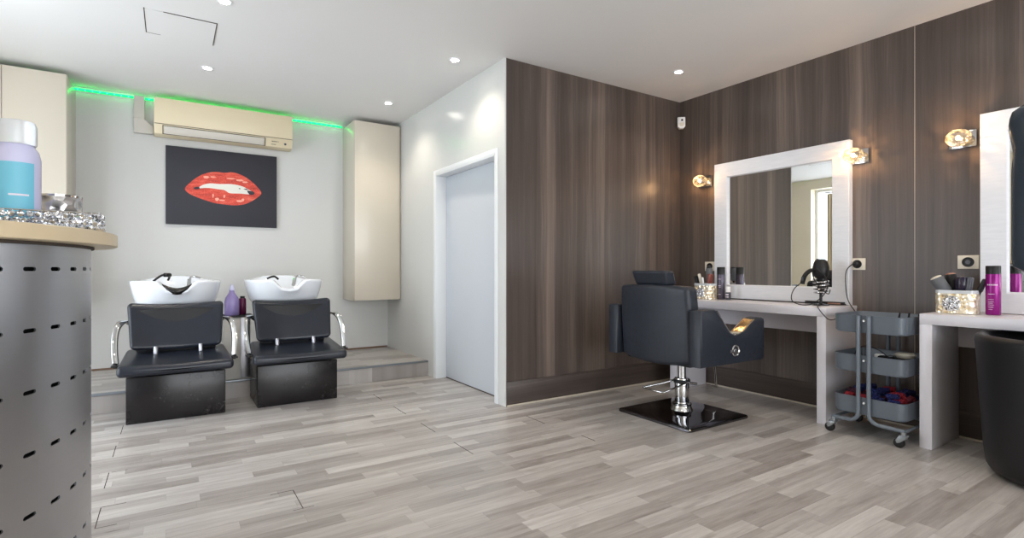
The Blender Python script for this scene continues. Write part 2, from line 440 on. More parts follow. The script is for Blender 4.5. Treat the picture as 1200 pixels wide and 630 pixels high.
# white wall with the door opening
DY0, DY1, DZ, DX = 3.643, 4.78, 2.006, 2.305
g = B(XD, XD+.3, DY1, YB, 0, ZC)
g.box(XD, XD+.3, DY0, DY1, DZ, ZC)
g.box(XD, XD+.3, YF+.09, DY0, 0, ZC)
g.box(XD, XD+.0118, YF-.004, YF+.09, 0, ZC)
g.box(DX+.05, XD+.3, DY0, DY1, 0, DZ)
struct('wall_side', g, 'side_wall')
# left wall with glazed opening
y0, y1, z0, z1 = WIN1
g = B(XL-T-.12, XL, YREAR-T, y0, 0, ZC); g.box(XL-T-.12, XL, y1, YB, 0, ZC); g.box(XL-T-.12, XL, y0, y1, z1, ZC)
struct('wall_left', g, 'cream_wall')
g = G()
for a, b in ((y0, y0+.05), ((y0+y1)/2-.03, (y0+y1)/2+.03), (y1-.05, y1)): g.box(XL-.22, XL-.16, a, b, 0, z1, .004)
for a, b in ((0.0, .06), (z1-.05, z1)): g.box(XL-.22, XL-.16, y0+.05, (y0+y1)/2-.03, a, b, .004); g.box(XL-.22, XL-.16, (y0+y1)/2+.03, y1-.05, a, b, .004)
wf = struct('window_1', g, 'white_paint')
g = B(XL-.195, XL-.187, y0+.05, (y0+y1)/2-.03, .06, z1-.05); g.box(XL-.195, XL-.187, (y0+y1)/2+.03, y1-.05, .06, z1-.05)
obj('window_pane', g, 'glass', wf)
# rear wall (behind the camera) with shop front
x0, x1, z0, z1 = WIN2
g = B(XL-T, x0, YREAR-T, YREAR, 0, ZC); g.box(x1, XR, YREAR-T, YREAR, 0, ZC); g.box(x0, x1, YREAR-T, YREAR, z1, ZC); g.box(x0, x1, YREAR-T, YREAR, 0, z0)
struct('wall_front', g, 'cream_wall')
g = G(); n = 3
for i in range(n+1):
    xx = x0+(x1-x0-.06)*i/n; g.box(xx, xx+.06, YREAR-.1, YREAR-.04, z0, z1, .004)
for i in range(n):
    a = x0+(x1-x0-.06)*i/n+.06; b = x0+(x1-x0-.06)*(i+1)/n
    g.box(a, b, YREAR-.1, YREAR-.04, z0, z0+.06, .004); g.box(a, b, YREAR-.1, YREAR-.04, z1-.06, z1, .004)
wf = struct('window_2', g, 'white_paint')
g = G()
for i in range(n):
    a = x0+(x1-x0-.06)*i/n+.06; b = x0+(x1-x0-.06)*(i+1)/n; g.box(a, b, YREAR-.075, YREAR-.067, z0+.06, z1-.06)
obj('window_pane', g, 'glass', wf)
# raised platform and its edge
struct('floor_platform', B(XL, XD, YP, YB, 0, ZP-.001), 'floor')
struct('trim_1', B(XL, XD, YP-.008, YP+.028, ZP-.014, ZP+.003, .002), 'nosing')
# door leaf and lining
dr = struct('door_1', B(DX, DX+.04, DY0+.012, DY1-.012, .008, DZ-.012, .003), 'door')
g = B(XD-.006, DX+.05, DY1-.0115, DY1, 0, DZ, .002); g.box(XD-.006, DX+.05, DY0, DY0+.0115, 0, DZ, .002); g.box(XD-.006, DX+.05, DY0, DY1, DZ-.0115, DZ, .002)
g.box(XD-.008, XD-.001, DY1, DY1+.045, 0, DZ+.045, .002); g.box(XD-.008, XD-.001, DY0-.045, DY0, 0, DZ+.045, .002); g.box(XD-.008, XD-.001, DY0, DY1, DZ, DZ+.045, .002)
struct('door_frame', g, 'white_paint')
g = B(DX-.002, DX+.01, DY0+.012, DY1-.012, .0005, .008); struct('trim_6', g, 'seam')
# skirting
struct('baseboard_center', B(XD+.012, XR-.014, YF-.014, YF, .006, .19, .001), 'laminate_h')
struct('baseboard_right', B(XR-.012, XR, YREAR, YF-.014, .006, .18, .001), 'laminate_h')
g = B(XD+.012, XR-.02, YF-.024, YF-.014, 0, .012, .002); struct('trim_2', g, 'beige_trim')
g = B(XR-.022, XR-.012, YREAR, YF-.03, 0, .012, .002); struct('trim_3', g, 'beige_trim')
struct('trim_4', B(XL, XD-.01, YB-.012, YB, ZP, ZP+.014, .001), 'brown_caulk')
# hairline joints of the laminate sheets
g = B(XR-.0008, XR, 1.5255, 1.5285, .19, ZC); struct('trim_5', g, 'beige_trim')
# opened board joints in the floor
g = G()
for x, a, b in ((-.275, 4.29, 4.515), (-.28, 3.79, 4.02), (-.275, 3.27, 3.51), (-.265, 2.785, 3.015), (.502, 2.51, 2.745), (1.47, 3.72, 3.98), (1.464, 4.24, 4.456),
                (1.472, 3.21, 3.455), (1.483, 2.71, 2.96), (2.195, 2.97, 3.2), (2.24, 2.5, 2.63)):
    g.box(x-.0018, x+.0018, a, b, -.001, .0005)
for x, y, l in ((-.265, 3.51, .07), (-.262, 3.018, .09), (-.262, 2.786, .07), (.40, 2.746, .1), (.46, 2.512, .09)): g.box(x, x+l, y-.0012, y+.0012, -.001, .0005)
struct('trim_7', g, 'seam')
# ceiling hatch
t = thing('ceiling_hatch', 'thin outlined access hatch flush in the white ceiling above the wash area', 'hatch', (.06, 4.28, ZC))
obj('panel', B(-.2, .2, -.2, .2, -.003, -.0005), 'ceiling', t)
g = B(-.206, -.2, -.206, .206, -.0035, -.0005); g.box(.2, .206, -.206, .206, -.0035, -.0005)
g.box(-.2, -.12, .2, .206, -.0035, -.0005); g.box(-.1, .2, -.206, -.2, -.0035, -.0005)
obj('gap', g, 'seam', t)

# ------------------------------------------------------------ downlights
def downlight(x, y, label, power=16):
    t = thing('downlight', label, 'ceiling light', (x, y, ZC), group='recessed downlights in the ceiling')
    obj('trim_ring', G().lathe([(.030, 0), (.030, -.004), (.034, -.007), (.045, -.005), (.047, -.0005), (.047, 0)], n=32), 'white_paint', t)
    obj('lamp', G().lathe([(0, -.003), (.03, -.003), (.03, -.0005), (0, -.0005)], n=24), 'lamp', t)
    l = D.lights.new('downlight_beam', 'SPOT'); l.energy = power; l.color = (1, .88, .72); l.spot_size = 2.2; l.spot_blend = .7; l.shadow_soft_size = .035
    o = D.objects.new('downlight_beam', l); COL.objects.link(o); o.parent = t; o.location = (0, 0, -.02)
    return t
downlight(.28, 3.71, 'recessed ceiling downlight at the top edge, right beside the ceiling hatch')
downlight(.254, 5.018, 'recessed ceiling downlight between the ceiling hatch and the air conditioner')
downlight(1.892, 3.757, 'recessed ceiling downlight beside the top corner of the brown partition')
downlight(1.825, 5.094, 'recessed ceiling downlight in front of the tall wall cabinet over the platform')
downlight(3.585, 2.963, 'recessed ceiling downlight near the brown corner with the alarm sensor')
for x, y, lab in ((3.585, 1.33, 'over the grey trolley'), (1.9, 1.6, 'in the middle of the salon'), (.28, .2, 'beside the reception counter'), (1.9, -.6, 'halfway to the shop front'), (3.585, -.6, 'over the near end of the right wall')):
    downlight(x, y, 'recessed ceiling downlight %s, above the picture' % lab)

# ------------------------------------------------------------ back wall: cabinets, LED, AC, picture
def wall_cabinet(name, label, x0, x1, yf, z0, z1, side):
    t = thing(name, label, 'cabinet', ((x0+x1)/2, YB, z0)); w2 = (x1-x0)/2; h = z1-z0; d = YB-yf
    obj('body', B(-w2, w2, -d+.022, -.0, 0, h, .002), 'cream_panel', t)
    if side == 'r': obj('door', B(-w2+.002, w2-.002, -d, -d+.019, .002, h-.002, .002), 'cream_panel', t)
    else:
        obj('door', B(.03, w2-.002, -d, -d+.019, .002, h-.002, .002), 'cream_panel', t)
        obj('door', B(-w2+.002, .026, -d, -d+.019, .002, h-.002, .002), 'cream_panel', t)
    return t
wall_cabinet('wall_cabinet', 'tall cream wall cabinet hung above the platform by the side wall', 1.664, 2.172, 5.70, .737, 2.69, 'r')
wall_cabinet('wall_cabinet', 'large cream wall cabinet in the left corner above the reception counter', XL+.002, -.722, 5.66, .737, 2.69, 'l')
g = G(); g.box(2.1722, XD-.001, 5.74, 5.76, .74, 2.69); struct('trim_8', g, 'cream_panel')

t = thing('led_strip', 'bright green led light strip along the top of the white back wall', 'led strip', (0, YB, ZC-.03))
obj('tape', B(XL+.01, 1.66, -.006, -.0005, -.011, .011), 'tape', t)
g0 = B(-.004, .004, -.009, -.006, -.006, .006, .001); first = obj('diode', g0, 'diode', t); first.location = (XL+.06, 0, 0)
l = D.lights.new('led_glow', 'AREA'); l.shape = 'RECTANGLE'; l.size = 1.64-XL; l.size_y = .006; l.energy = 2.0; l.color = (0, 1, .16)
o = D.objects.new('led_glow', l); COL.objects.link(o); o.parent = t; o.location = ((1.64+XL)/2, -.012, .006); o.rotation_euler = (PI/2, 0, 0); o.rotation_euler = (-PI/2+.5, 0, PI)
nd = 60
for i in range(1, nd):
    c = first.copy(); COL.objects.link(c); c.location = (XL+.06+(1.64-XL-.06)*i/(nd-1), 0, 0)

t = thing('air_conditioner', 'yellowed wall air conditioner mounted above the lips picture', 'air conditioner', (.475, YB, 2.335))
W = .607
prof = [(0, .03), (-.12, .0), (-.19, .02), (-.222, .095), (-.23, .11), (-.23, .33), (-.21, .355), (0, .355)]
obj('housing', G().prism(prof, 'x', -W, W, .008, 2), 'ac', t)
obj('front_panel', B(-W+.002, W-.002, -.238, -.2295, .108, .345, .004), 'ac', t)
fm = Matrix.Translation((0, -.2105, .056)) @ Matrix.Rotation(math.radians(22), 4, 'X')
g = B(-.53, .335, -.006, .004, -.036, .036, .003, mx=fm); obj('louvre_flap', g, 'ac_flap', t)
g = G()
for a in ((-.54, .345, -.041, -.0375), (-.54, .345, .0375, .041), (-.54, -.535, -.0375, .0375), (.34, .345, -.0375, .0375)):
    g.box(a[0], a[1], -.003, .006, a[2], a[3], mx=fm)
obj('flap_gap', g, 'seam', t)
g = B(-W+.004, W-.004, -.2335, -.2295, .1035, .107); obj('panel_gap', g, 'seam', t)
g = G()
for i, (x, ww) in enumerate(((.405, .012), (.420, .010), (.433, .011), (.447, .009), (.463, .006))): g.box(x, x+ww, -.007, -.003, .012, .020, mx=fm)
g.box(.40, .445, -.007, -.0035, -.018, -.012, mx=fm); obj('maker_lettering', g, 'faded_print', t)
obj('status_lamp', G().cyl((.535, -.222, .052), (.535, -.21, .056), .011, n=16), 'slate_plastic', t)
t = thing('cable_trunking', 'pale elbow of plastic trunking beside the air conditioner', 'trunking', (-.25, YB, 2.37))
obj('duct', G().prism([(-.042, 0), (.10, 0), (.112, .012), (.112, .075), (.095, .082), (.042, .13), (.042, .345), (-.042, .345)], 'y', -.06, -.0005, .004), 'trunking', t)
obj('duct_joint', B(-.045, .045, -.063, -.0005, .135, .143, .001), 'trunking', t)

t = thing('lips_picture', 'dark canvas print of glossy red lips on the back wall', 'picture', (0, YB, 0))
obj('canvas', B(-.042, .957, -.032, -.0005, 1.52, 2.284, .003), 'canvas', t)
LIP = [(.118,1.873),(.159,1.933),(.207,1.982),(.277,2.033),(.37,2.063),(.464,2.064),(.538,2.075),(.628,2.051),(.704,2.003),(.766,1.944),(.805,1.883),(.766,1.832),(.704,1.785),(.636,1.751),(.553,1.737),(.464,1.74),(.384,1.747),(.298,1.769),(.221,1.796),(.152,1.828)]
def sm(P, k=5):
    out = []; m = len(P)
    for i in range(m):
        p0, p1, p2, p3 = [Vector(P[(i+j) % m]) for j in (-1, 0, 1, 2)]
        for j in range(k):
            u = j/k; out.append(tuple(.5*((2*p1)+(-p0+p2)*u+(2*p0-5*p1+4*p2-p3)*u*u+(-p0+3*p1-3*p2+p3)*u**3)))
    return out
obj('lips', G().prism(sm(LIP), 'y', -.0332, -.031), 'lips', t)
TE = [(.232,1.887),(.27,1.922),(.334,1.944),(.42,1.944),(.523,1.953),(.62,1.94),(.681,1.911),(.727,1.885),(.697,1.861),(.598,1.862),(.508,1.859),(.464,1.885),(.406,1.89),(.341,1.896),(.291,1.894)]
obj('teeth', G().prism(sm(TE, 3), 'y', -.0338, -.033), 'teeth', t)
g = G(); g.prism(sm([(.19, 1.885), (.215, 1.9), (.245, 1.893), (.232, 1.878), (.205, 1.874)], 3), 'y', -.0344, -.033); obj('mouth_shadow', g, 'canvas', t); g = G()
g.prism(sm([(.67, 1.893), (.70, 1.897), (.735, 1.889), (.738, 1.868), (.715, 1.856), (.69, 1.862)], 3), 'y', -.0344, -.033)
obj('mouth_shadow', g, 'canvas', t); g = G(); g.prism([(.635, 1.912), (.66, 1.918), (.69, 1.9), (.655, 1.905)], 'y', -.0344, -.033); obj('mouth_shadow', g, 'canvas', t); g = G(); g.prism([(.59, 1.915), (.605, 1.92), (.605, 1.903)], 'y', -.0344, -.033)
obj('mouth_shadow', g, 'canvas', t)
g = G()
for (a, b, rx, rz) in ((.30, 2.005, .03, .012), (.36, 2.012, .03, .006), (.52, 2.01, .05, .006), (.60, 2.0, .04, .009), (.65, 1.985, .03, .008), (.395, 1.79, .02, .016), (.44, 1.782, .03, .006), (.60, 1.785, .035, .010), (.63, 1.80, .015, .014), (.36, 1.825, .008, .02), (.46, 1.825, .01, .015)):
    g = G(); g.prism([(a+rx*math.cos(q*PI/6)*(1+.25*math.sin(q*5)), b+rz*math.sin(q*PI/6)*(1+.3*math.cos(q*7))) for q in range(12)], 'y', -.0340, -.033)
    obj('highlight', g, 'lip_light', t)

# ------------------------------------------------------------ wash chairs (backwash units)
def ring(c, a, b, z, n=48, p=2.5):
    out = []
    for i in range(n):
        q = 2*PI*i/n; cx, sy = math.cos(q), math.sin(q)
        out.append((c[0]+a*math.copysign(abs(cx)**(2/p), cx), c[1]+b*math.copysign(abs(sy)**(2/p), sy), z(q) if callable(z) else z))
    return out
def wash_unit(label, x, neck):
    t = thing('wash_chair', label, 'salon wash chair', (x, 4.505, 0), group='backwash chairs in front of the platform')
    # base block
    g = B(-.304, .304, 0, .455, 0, .325, .006); obj('base', g, 'scuffed_gloss', t)
    g = B(-.27, .27, .03, .43, .325, .362, .008); obj('seat_mount', g, 'black', t)
    for sx in (-.13, .17): obj('mount_bolt', G().cyl((sx, .012, .345), (sx, .032, .345), .010, n=12), 'chrome', t)
    def wseat(a, b, c): 
        s_ = 1-.09*(b+.24)/.48
        return (a*s_, b, c+(b+.24)*.13-.010*math.exp(-(a/.2)**2)*(1 if c > 0 else 0))
    obj('seat', G().soft((0, .09, .386), (.70, .48, .078), .03, 10, 4, wseat), 'black_leather', t)
    # support behind the backrest
    g = B(-.255, .255, .24, .262, .44, .78, .006); g.box(-.24, .24, .25, .42, .40, .47, .006); obj('back_frame', g, 'black', t)
    def wback(a, b, c):
        curve = .055*(1-(a/.31)**2)          # concave towards the sitter
        zz = c
        if c > 0: zz = c-.020*(1-(a/.31)**2)*(c/.17)
        else: zz = c-.018*(1-(a/.31)**2)*(-c/.17)
        xx = a*(1+.04*(c/.17))
        return (xx, b+curve+zz*.36, zz)
    obj('backrest', G().soft((0, .215, .665), (.60, .075, .335), .034, 12, 4, wback), 'black_leather', t)
    for sx in (-.135, .15):
        obj('connector_pin', G().cyl((sx, .165, .44), (sx, .172, .512), .016, n=20, bev=.003), 'steel', t)
    for s in (-1, 1):
        P = [(s*.275, .335, .665), (s*.305, .30, .690), (s*.338, .235, .695), (s*.362, .165, .660), (s*.370, .10, .585), (s*.366, .04, .50), (s*.358, .0, .430)]
        g = G().tube(P, n=14, smooth=7, flat=(.022, .0085), up=(1, -s*.9, 0))
        a = obj('armrest', g, 'chrome', t)
        g = B(min(s*.33, s*.385), max(s*.33, s*.385), -.03, .03, .408, .42, .003); g.cyl((s*.362, 0, .40), (s*.362, 0, .432), .012, n=12)
        obj('arm_bracket', g, 'black', a)
        obj('arm_joint', G().cyl((s*.25, .325, .662), (s*.292, .338, .666), .010, n=14), 'black', a)
    # pedestal + basin
    g = B(-.13, .13, .66, .93, ZP, .60, .03); g.box(-.16, .16, .62, .96, .58, .80, .04); obj('pedestal', g, 'black_gloss', t)
    cy = .70; nn = 64
    def rim(f):
        def z(q):
            cx, sy = math.cos(q), math.sin(q)
            back = max(0, sy); xx = .315*math.copysign(abs(cx)**.8, cx)
            notch = math.exp(-(abs(xx)/.085)**4) if sy < 0 else 0
            up = .034*math.exp(-(xx/.19)**4)*back
            side = .0
            return f+up-.078*notch+side
        return z
    fr = lambda zz: (lambda q: min(zz, rim(zz)(q)+.02))
    R = [ring((0, cy), .20, .19, .770, nn, 3), ring((0, cy), .262, .25, .785, nn, 3), ring((0, cy), .285, .272, .825, nn, 3), ring((0, cy-.005), .303, .288, lambda q: min(.89, rim(.968)(q)-.012), nn, 3),
         ring((0, cy-.01), .318, .30, lambda q: rim(.962)(q), nn, 3), ring((0, cy-.01), .320, .302, rim(.978), nn, 3), ring((0, cy-.01), .313, .295, rim(.987), nn, 3), ring((0, cy-.005), .272, .256, rim(.983), nn, 2.8),
         ring((0, cy), .257, .242, rim(.963), nn, 2.7), ring((0, cy), .235, .22, .885, nn, 2.4), ring((0, cy), .17, .16, .845, nn, 2), ring((0, cy), .05, .05, .83, nn, 2)]
    obj('basin', G().loft(R), 'ceramic', t, ang=60)
    g = G().cyl((0, cy, .828), (0, cy, .836), .03, n=20); obj('drain', g, 'chrome', t)
    # tap and hand shower at the rear rim
    if neck:
        P = [(-.105, .455, .955), (-.075, .43, .925), (0, .42, .905), (.075, .43, .925), (.105, .455, .955)]
        g = G()
        rr = []
        for i in range(13):
            u = -1+2*i/12; xx = .10*u; zz = .902+.05*u*u; yy = .418+.02*u*u; wv = .028*(1-.55*abs(u)**3)
            rr.append([(xx, yy+.045*math.cos(q*PI/8)*(1-.3*abs(u)), zz+wv*math.sin(q*PI/8)) for q in range(16)])
        g.loft(rr); obj('neck_rest', g, 'black_gloss', t, ang=60)
        g = G().tube([(-.155, .52, .985), (-.135, .50, 1.005), (-.10, .52, 1.03), (-.06, .56, 1.035), (-.05, .60, 1.02), (-.06, .64, .99)], .009, smooth=5)
        g.cyl((-.085, .53, 1.032), (-.045, .57, 1.030), .017, n=16, bev=.004); obj('hand_shower', g, 'black_gloss', t)
    else:
        g = G().tube([(-.15, .60, .995), (-.12, .58, 1.01), (-.09, .58, 1.012), (-.06, .6, .99)], .009, smooth=5); obj('hand_shower', g, 'black_gloss', t)
    g = G().tube([(.09, .66, .94), (.095, .62, 1.005), (.12, .58, 1.017), (.165, .57, 1.005)], .009, smooth=5); g.cyl((.085, .70, .93), (.09, .665, .99), .016, n=16)
    obj('tap', g, 'chrome', t)
    return t
wash_unit('left salon wash chair, black seat, with dark neck rest in its white basin', .0425, True)
wash_unit('right salon wash chair, black seat, white basin without a neck rest', .868, False)

t = thing('side_cabinet', 'narrow grey cabinet with black top between the two wash chairs', 'cabinet', (.475, 5.12, ZP))
obj('body', B(-.10, .10, -.10, .12, 0, .525, .003), 'trunking', t)
obj('top', B(-.115, .125, -.115, .13, .525, .537, .002), 'black', t)
obj('door', B(-.096, .02, -.106, -.10, .01, .52, .001), 'trunking', t)
obj('door', B(.024, .096, -.106, -.10, .01, .52, .001), 'steel', t)
t = thing('shampoo_bottle', 'large lilac shampoo bottle on the cabinet between the wash chairs', 'bottle', (.44, 5.10, ZP+.537))
obj('bottle_body', G().lathe([(0, 0), (.052, 0), (.058, .006), (.058, .11), (.05, .15), (.028, .185), (.02, .20), (.02, .215), (0, .215)], n=32, sy=.7), 'purple_liquid', t)
obj('cap', G().lathe([(0, .213), (.021, .213), (.020, .235), (.012, .245), (.010, .262), (0, .264)], n=24), 'bottle_lav', t)
t = thing('conditioner_bottle', 'small dark magenta bottle behind the lilac shampoo bottle', 'bottle', (.528, 5.17, ZP+.537))
obj('bottle_body', G().lathe([(0, 0), (.027, 0), (.03, .004), (.03, .13), (.024, .14), (0, .14)], n=24), 'plum', t)
obj('cap', G().lathe([(0, .14), (.018, .14), (.018, .158), (0, .16)], n=24), 'black', t)

# ------------------------------------------------------------ styling desks
def desk(label, y0, y1):
    t = thing('styling_desk', label, 'desk', (0, 0, 0)); X0, X1, H, th = 3.812, XR-.0225, .81, .063
    yc = (y0+y1)/2; t.location = (X0, yc, 0); a, b = y0-yc, y1-yc; dx = X1-X0
    obj('top', B(0, dx+.021, a, b, H-th, H, .002), 'desk', t)
    obj('leg', B(0.0005, dx, a, a+th, 0, H-th, .002), 'desk', t)
    obj('leg', B(0.0005, dx, b-th, b, 0, H-th, .002), 'desk', t)
    obj('apron', B(dx-.012, dx+.010, a+th, b-th, .585, H-th, .001), 'desk', t)
    return t
desk('long white styling desk under the first framed mirror, behind the black chair', 1.886, 3.245)
desk('white styling desk at the right edge with the gold box and magenta can', -.10, 1.343)

def mirror(label, y0, y1, z0=.812, z1=2.037):
    t = thing('framed_mirror', label, 'mirror', (XR, (y0+y1)/2, z0)); a, b = (y0-y1)/2, (y1-y0)/2; h = z1-z0
    def R(m, x): return [(x, a+m, m), (x, b-m, m), (x, b-m, h-m), (x, a+m, h-m)]
    g = G().loft([R(0, -.001), R(0, -.052), R(.003, -.055), R(.122, -.046), R(.127, -.040), R(.130, -.020)], True, False)
    obj('frame', g, 'frame', t, ang=20)
    g = G().loft([R(.1285, -.0215), R(.1285, -.0220)]); obj('glass', g, 'mirror', t)
    return t
mirror('white framed mirror over the long desk, reflecting brown wall and window', 1.917, 3.067)
mirror('white framed mirror cut off by the right edge of the picture', .017, 1.167)

# ------------------------------------------------------------ wall sconces
def sconce(label, y):
    t = thing('wall_sconce', label, 'wall lamp', (XR, y, 1.905), group='crystal ball wall lamps')
    obj('back_plate', B(-.020, -.0005, -.069, .069, -.052, .052, .002), 'chrome', t)
    obj('stem', G().cyl((-.055, 0, 0), (-.02, 0, 0), .012, n=16), 'chrome', t)
    rnd = random.Random(int(y*100)); g = G()
    for k in range(22):
        n = Vector((rnd.gauss(0, 1), rnd.gauss(0, 1), rnd.gauss(0, 1))).normalized(); u = n.orthogonal().normalized(); v = n.cross(u)
        off = rnd.uniform(-.6, .6); rad = math.sqrt(1-off*off); P = []
        for i in range(18):
            q = 2*PI*i/18; p = n*off+u*rad*math.cos(q)+v*rad*math.sin(q)
            P.append((p.x*.052-.095, p.y*.066, p.z*.054))
        g.tube(P, .0013, n=5, closed=True)
    for k in range(46):
        n = Vector((rnd.gauss(0, 1), rnd.gauss(0, 1), rnd.gauss(0, 1))).normalized()
        g.ball((n.x*.052-.095, n.y*.066, n.z*.054), .0036, n=4)
    obj('crystal_ball', g, 'crystal', t)
    obj('bulb', G().ball((-.095, 0, 0), (.013, .013, .016), n=8), 'bulb', t)
    l = D.lights.new('bulb_light', 'POINT'); l.energy = 3.2; l.color = (1, .56, .24); l.shadow_soft_size = .006
    o = D.objects.new('bulb_light', l); COL.objects.link(o); o.parent = t; o.location = (-.118, 0, .0)
    return t
sconce('lit crystal ball wall lamp between the corner and the first mirror', 3.195)
sconce('lit crystal ball wall lamp at the near top corner of the first mirror', 1.872)
sconce('lit crystal ball wall lamp beside the mirror at the right edge', 1.262)

# ------------------------------------------------------------ sockets, alarm
def socket(label, y, z, single=False):
    t = thing('wall_socket', label, 'socket', (XR, y, z), group='power sockets above the desks')
    obj('plate', B(-.010, -.0005, -.054, .054, -.043, .043, .003), 'ivory', t)
    obj('socket_insert', G().lathe([(0, .0), (.024, .0), (.026, .003), (.029, .003), (.031, 0), (.031, -.006), (0, -.006)], n=28, mx=Matrix.Translation((-.013, -.0, 0)) @ Matrix.Rotation(-PI/2, 4, 'Y')), 'black', t)
    obj('centre_disc', G().cyl((-.0165, 0, 0), (-.012, 0, 0), .013, n=20), 'slate_plastic', t)
    return t
socket('ivory wall socket with a black plug, beside the first mirror', 1.882, 1.116)
socket('ivory wall socket above the gold box, beside the right mirror', 1.238, 1.124)
socket('ivory wall socket mostly hidden behind the brushes at the corner end', 3.15, 1.105)
t = thing('alarm_sensor', 'white motion sensor mounted high in the brown corner', 'sensor', (XR-.035, YF-.045, 2.46), math.radians(-40))
obj('housing', G().prism([(-.036, .11), (.036, .11), (.036, .02), (.020, 0), (-.020, 0), (-.036, .02)], 'y', -.03, .02, .005), 'white_plastic', t)
obj('lens', G().cyl((.004, -.033, .080), (.004, -.028, .080), .010, n=16), 'black', t)
obj('window', B(-.022, .022, -.033, -.029, .02, .055, .002), 'ivory', t)
obj('wall_bracket', B(-.015, .015, .02, .045, .03, .09, .003), 'white_plastic', t)

# ------------------------------------------------------------ styling chair
t = thing('styling_chair', 'black styling chair with scuffed back on a square chrome base', 'chair', (3.19, 2.605, 0))
def sq(s, z, r=.02):
    out = []
    for cx, cy, a in ((1, 1, 0), (-1, 1, 90), (-1, -1, 180), (1, -1, 270)):
        for i in range(4):
            q = math.radians(a+30*i); out.append((cx*(s-r)+r*math.cos(q), cy*(s-r)+r*math.sin(q), z))
    return out
obj('base_plate', G().loft([sq(.327, .0), sq(.330, .006), sq(.329, .016), sq(.324, .022), sq(.316, .024), sq(.26, .027), sq(.14, .034, .06), sq(.085, .04, .08)]), 'dark_chrome', t, ang=25)
obj('base_collar', G().lathe([(.085, .036), (.075, .055), (.068, .075), (.070, .080), (.070, .088), (.064, .092), (.052, .094)], n=40), 'chrome', t)
obj('pump_cylinder', G().cyl((0, 0, .08), (0, 0, .275), .052, n=40, bev=.004), 'chrome', t)
obj('piston', G().cyl((0, 0, .27), (0, 0, .43), .030, n=32), 'chrome', t)
g = G().tube([(-.02, .055, .25), (-.10, .10, .225), (-.235, .165, .20), (-.240, .15, .198), (-.245, -.02, .198), (-.235, -.035, .20), (-.10, -.045, .225), (0, -.055, .25)], .0065, n=10)
g.cyl((0, -.06, .245), (.06, -.085, .235), .010, n=12)
obj('pump_lever', g, 'chrome', t)
obj('lever_clamp', G().lathe([(.053, .235), (.060, .238), (.060, .262), (.053, .265)], n=32), 'black', t)
obj('seat_pan', B(-.27, .27, -.29, .29, .415, .455, .012), 'black', t)
obj('seat', G().soft((.03, 0, .495), (.60, .60, .10), .035, 8, 4, lambda a, b, c: (a, b, c+(.008 if c > 0 else 0)*math.cos(a*4)*math.cos(b*4))), 'scuffed_leather', t)
def wbk(a, b, c):
    u = b/.325
    top = .012*(1-u*u) if c > 0 else -.03*(1-u*u)
    narrow = 1-.035*max(0, c/.27)
    return (a+.035*(u*u)-.02*(c/.27), b*narrow, c+top)
bk = obj('backrest', G().soft((-.285, 0, .70), (.115, .645, .52), .032, 10, 4, wbk), 'scuffed_leather', t)
hd = obj('headrest', G().soft((-.300, -.00, 1.017), (.105, .305, .105), .022, 6, 4, lambda a, b, c: (a-.02*(c/.05), b*(1+.03*(c/.05)), c)), 'scuffed_leather', t)
obj('headrest_post', B(-.305, -.285, -.03, .03, .93, .975, .003), 'chrome', hd)
AP = [(-.335, .44), (-.335, .80), (-.326, .81), (-.19, .812), (-.165, .80), (-.118, .75), (-.065, .69), (-.025, .650), (.02, .632), (.07, .632), (.12, .647), (.19, .688), (.25, .722), (.285, .735), (.335, .737), (.36, .728), (.368, .705), (.362, .45), (.345, .437)]
def arm(y0, y1, out):
    g = G().prism(AP, 'y', y0, y1, .009, 2); a = obj('armrest', g, 'scuffed_leather', t, ang=50)
    P = [(-.165, .80), (-.118, .75), (-.065, .69), (-.025, .650), (.02, .632), (.07, .632), (.12, .647), (.19, .688), (.25, .722)]
    g = G(); th = .005; ym = [y0+.010, y1-.010]
    g.loft([[(x, ym[0], z+.0), (x, ym[1], z+.0), (x, ym[1], z+th), (x, ym[0], z+th)] for x, z in P]); obj('steel_inlay', g, 'gold_steel', a)
    g = G()
    for yy in (y0+.006, y1-.006): g.tube([(x, yy, z+.003) for x, z in P], .0045, n=8, smooth=3)
    obj('piping', g, 'chrome', a)
    return a
ar = arm(-.425, -.330, -1)
mk = Matrix.Translation((.02, -.425, .528)) @ Matrix.Rotation(PI/2, 4, 'X')
g = G().lathe([(.026, .0), (.036, .0), (.040, .006), (.036, .012), (.028, .008), (.026, 0)], n=32, mx=mk); obj('lever_ring', g, 'chrome', ar)
g = G().cyl((.006, -.425, .528), (.006, -.445, .528), .015, n=20, bev=.003); g.box(-.05, .01, -.442, -.430, .518, .538, .004); obj('recline_lever', g, 'chrome', ar)
arm(.330, .425, 1)
g = G().tube([(.30, .10, .44), (.44, .10, .40), (.52, .10, .30), (.556, .11, .14), (.56, .115, .122)], .009, n=10, smooth=4)
g.tube([(.56, .20, .118), (.56, .10, .118)], .010, n=10); obj('footrest', g, 'chrome', t)

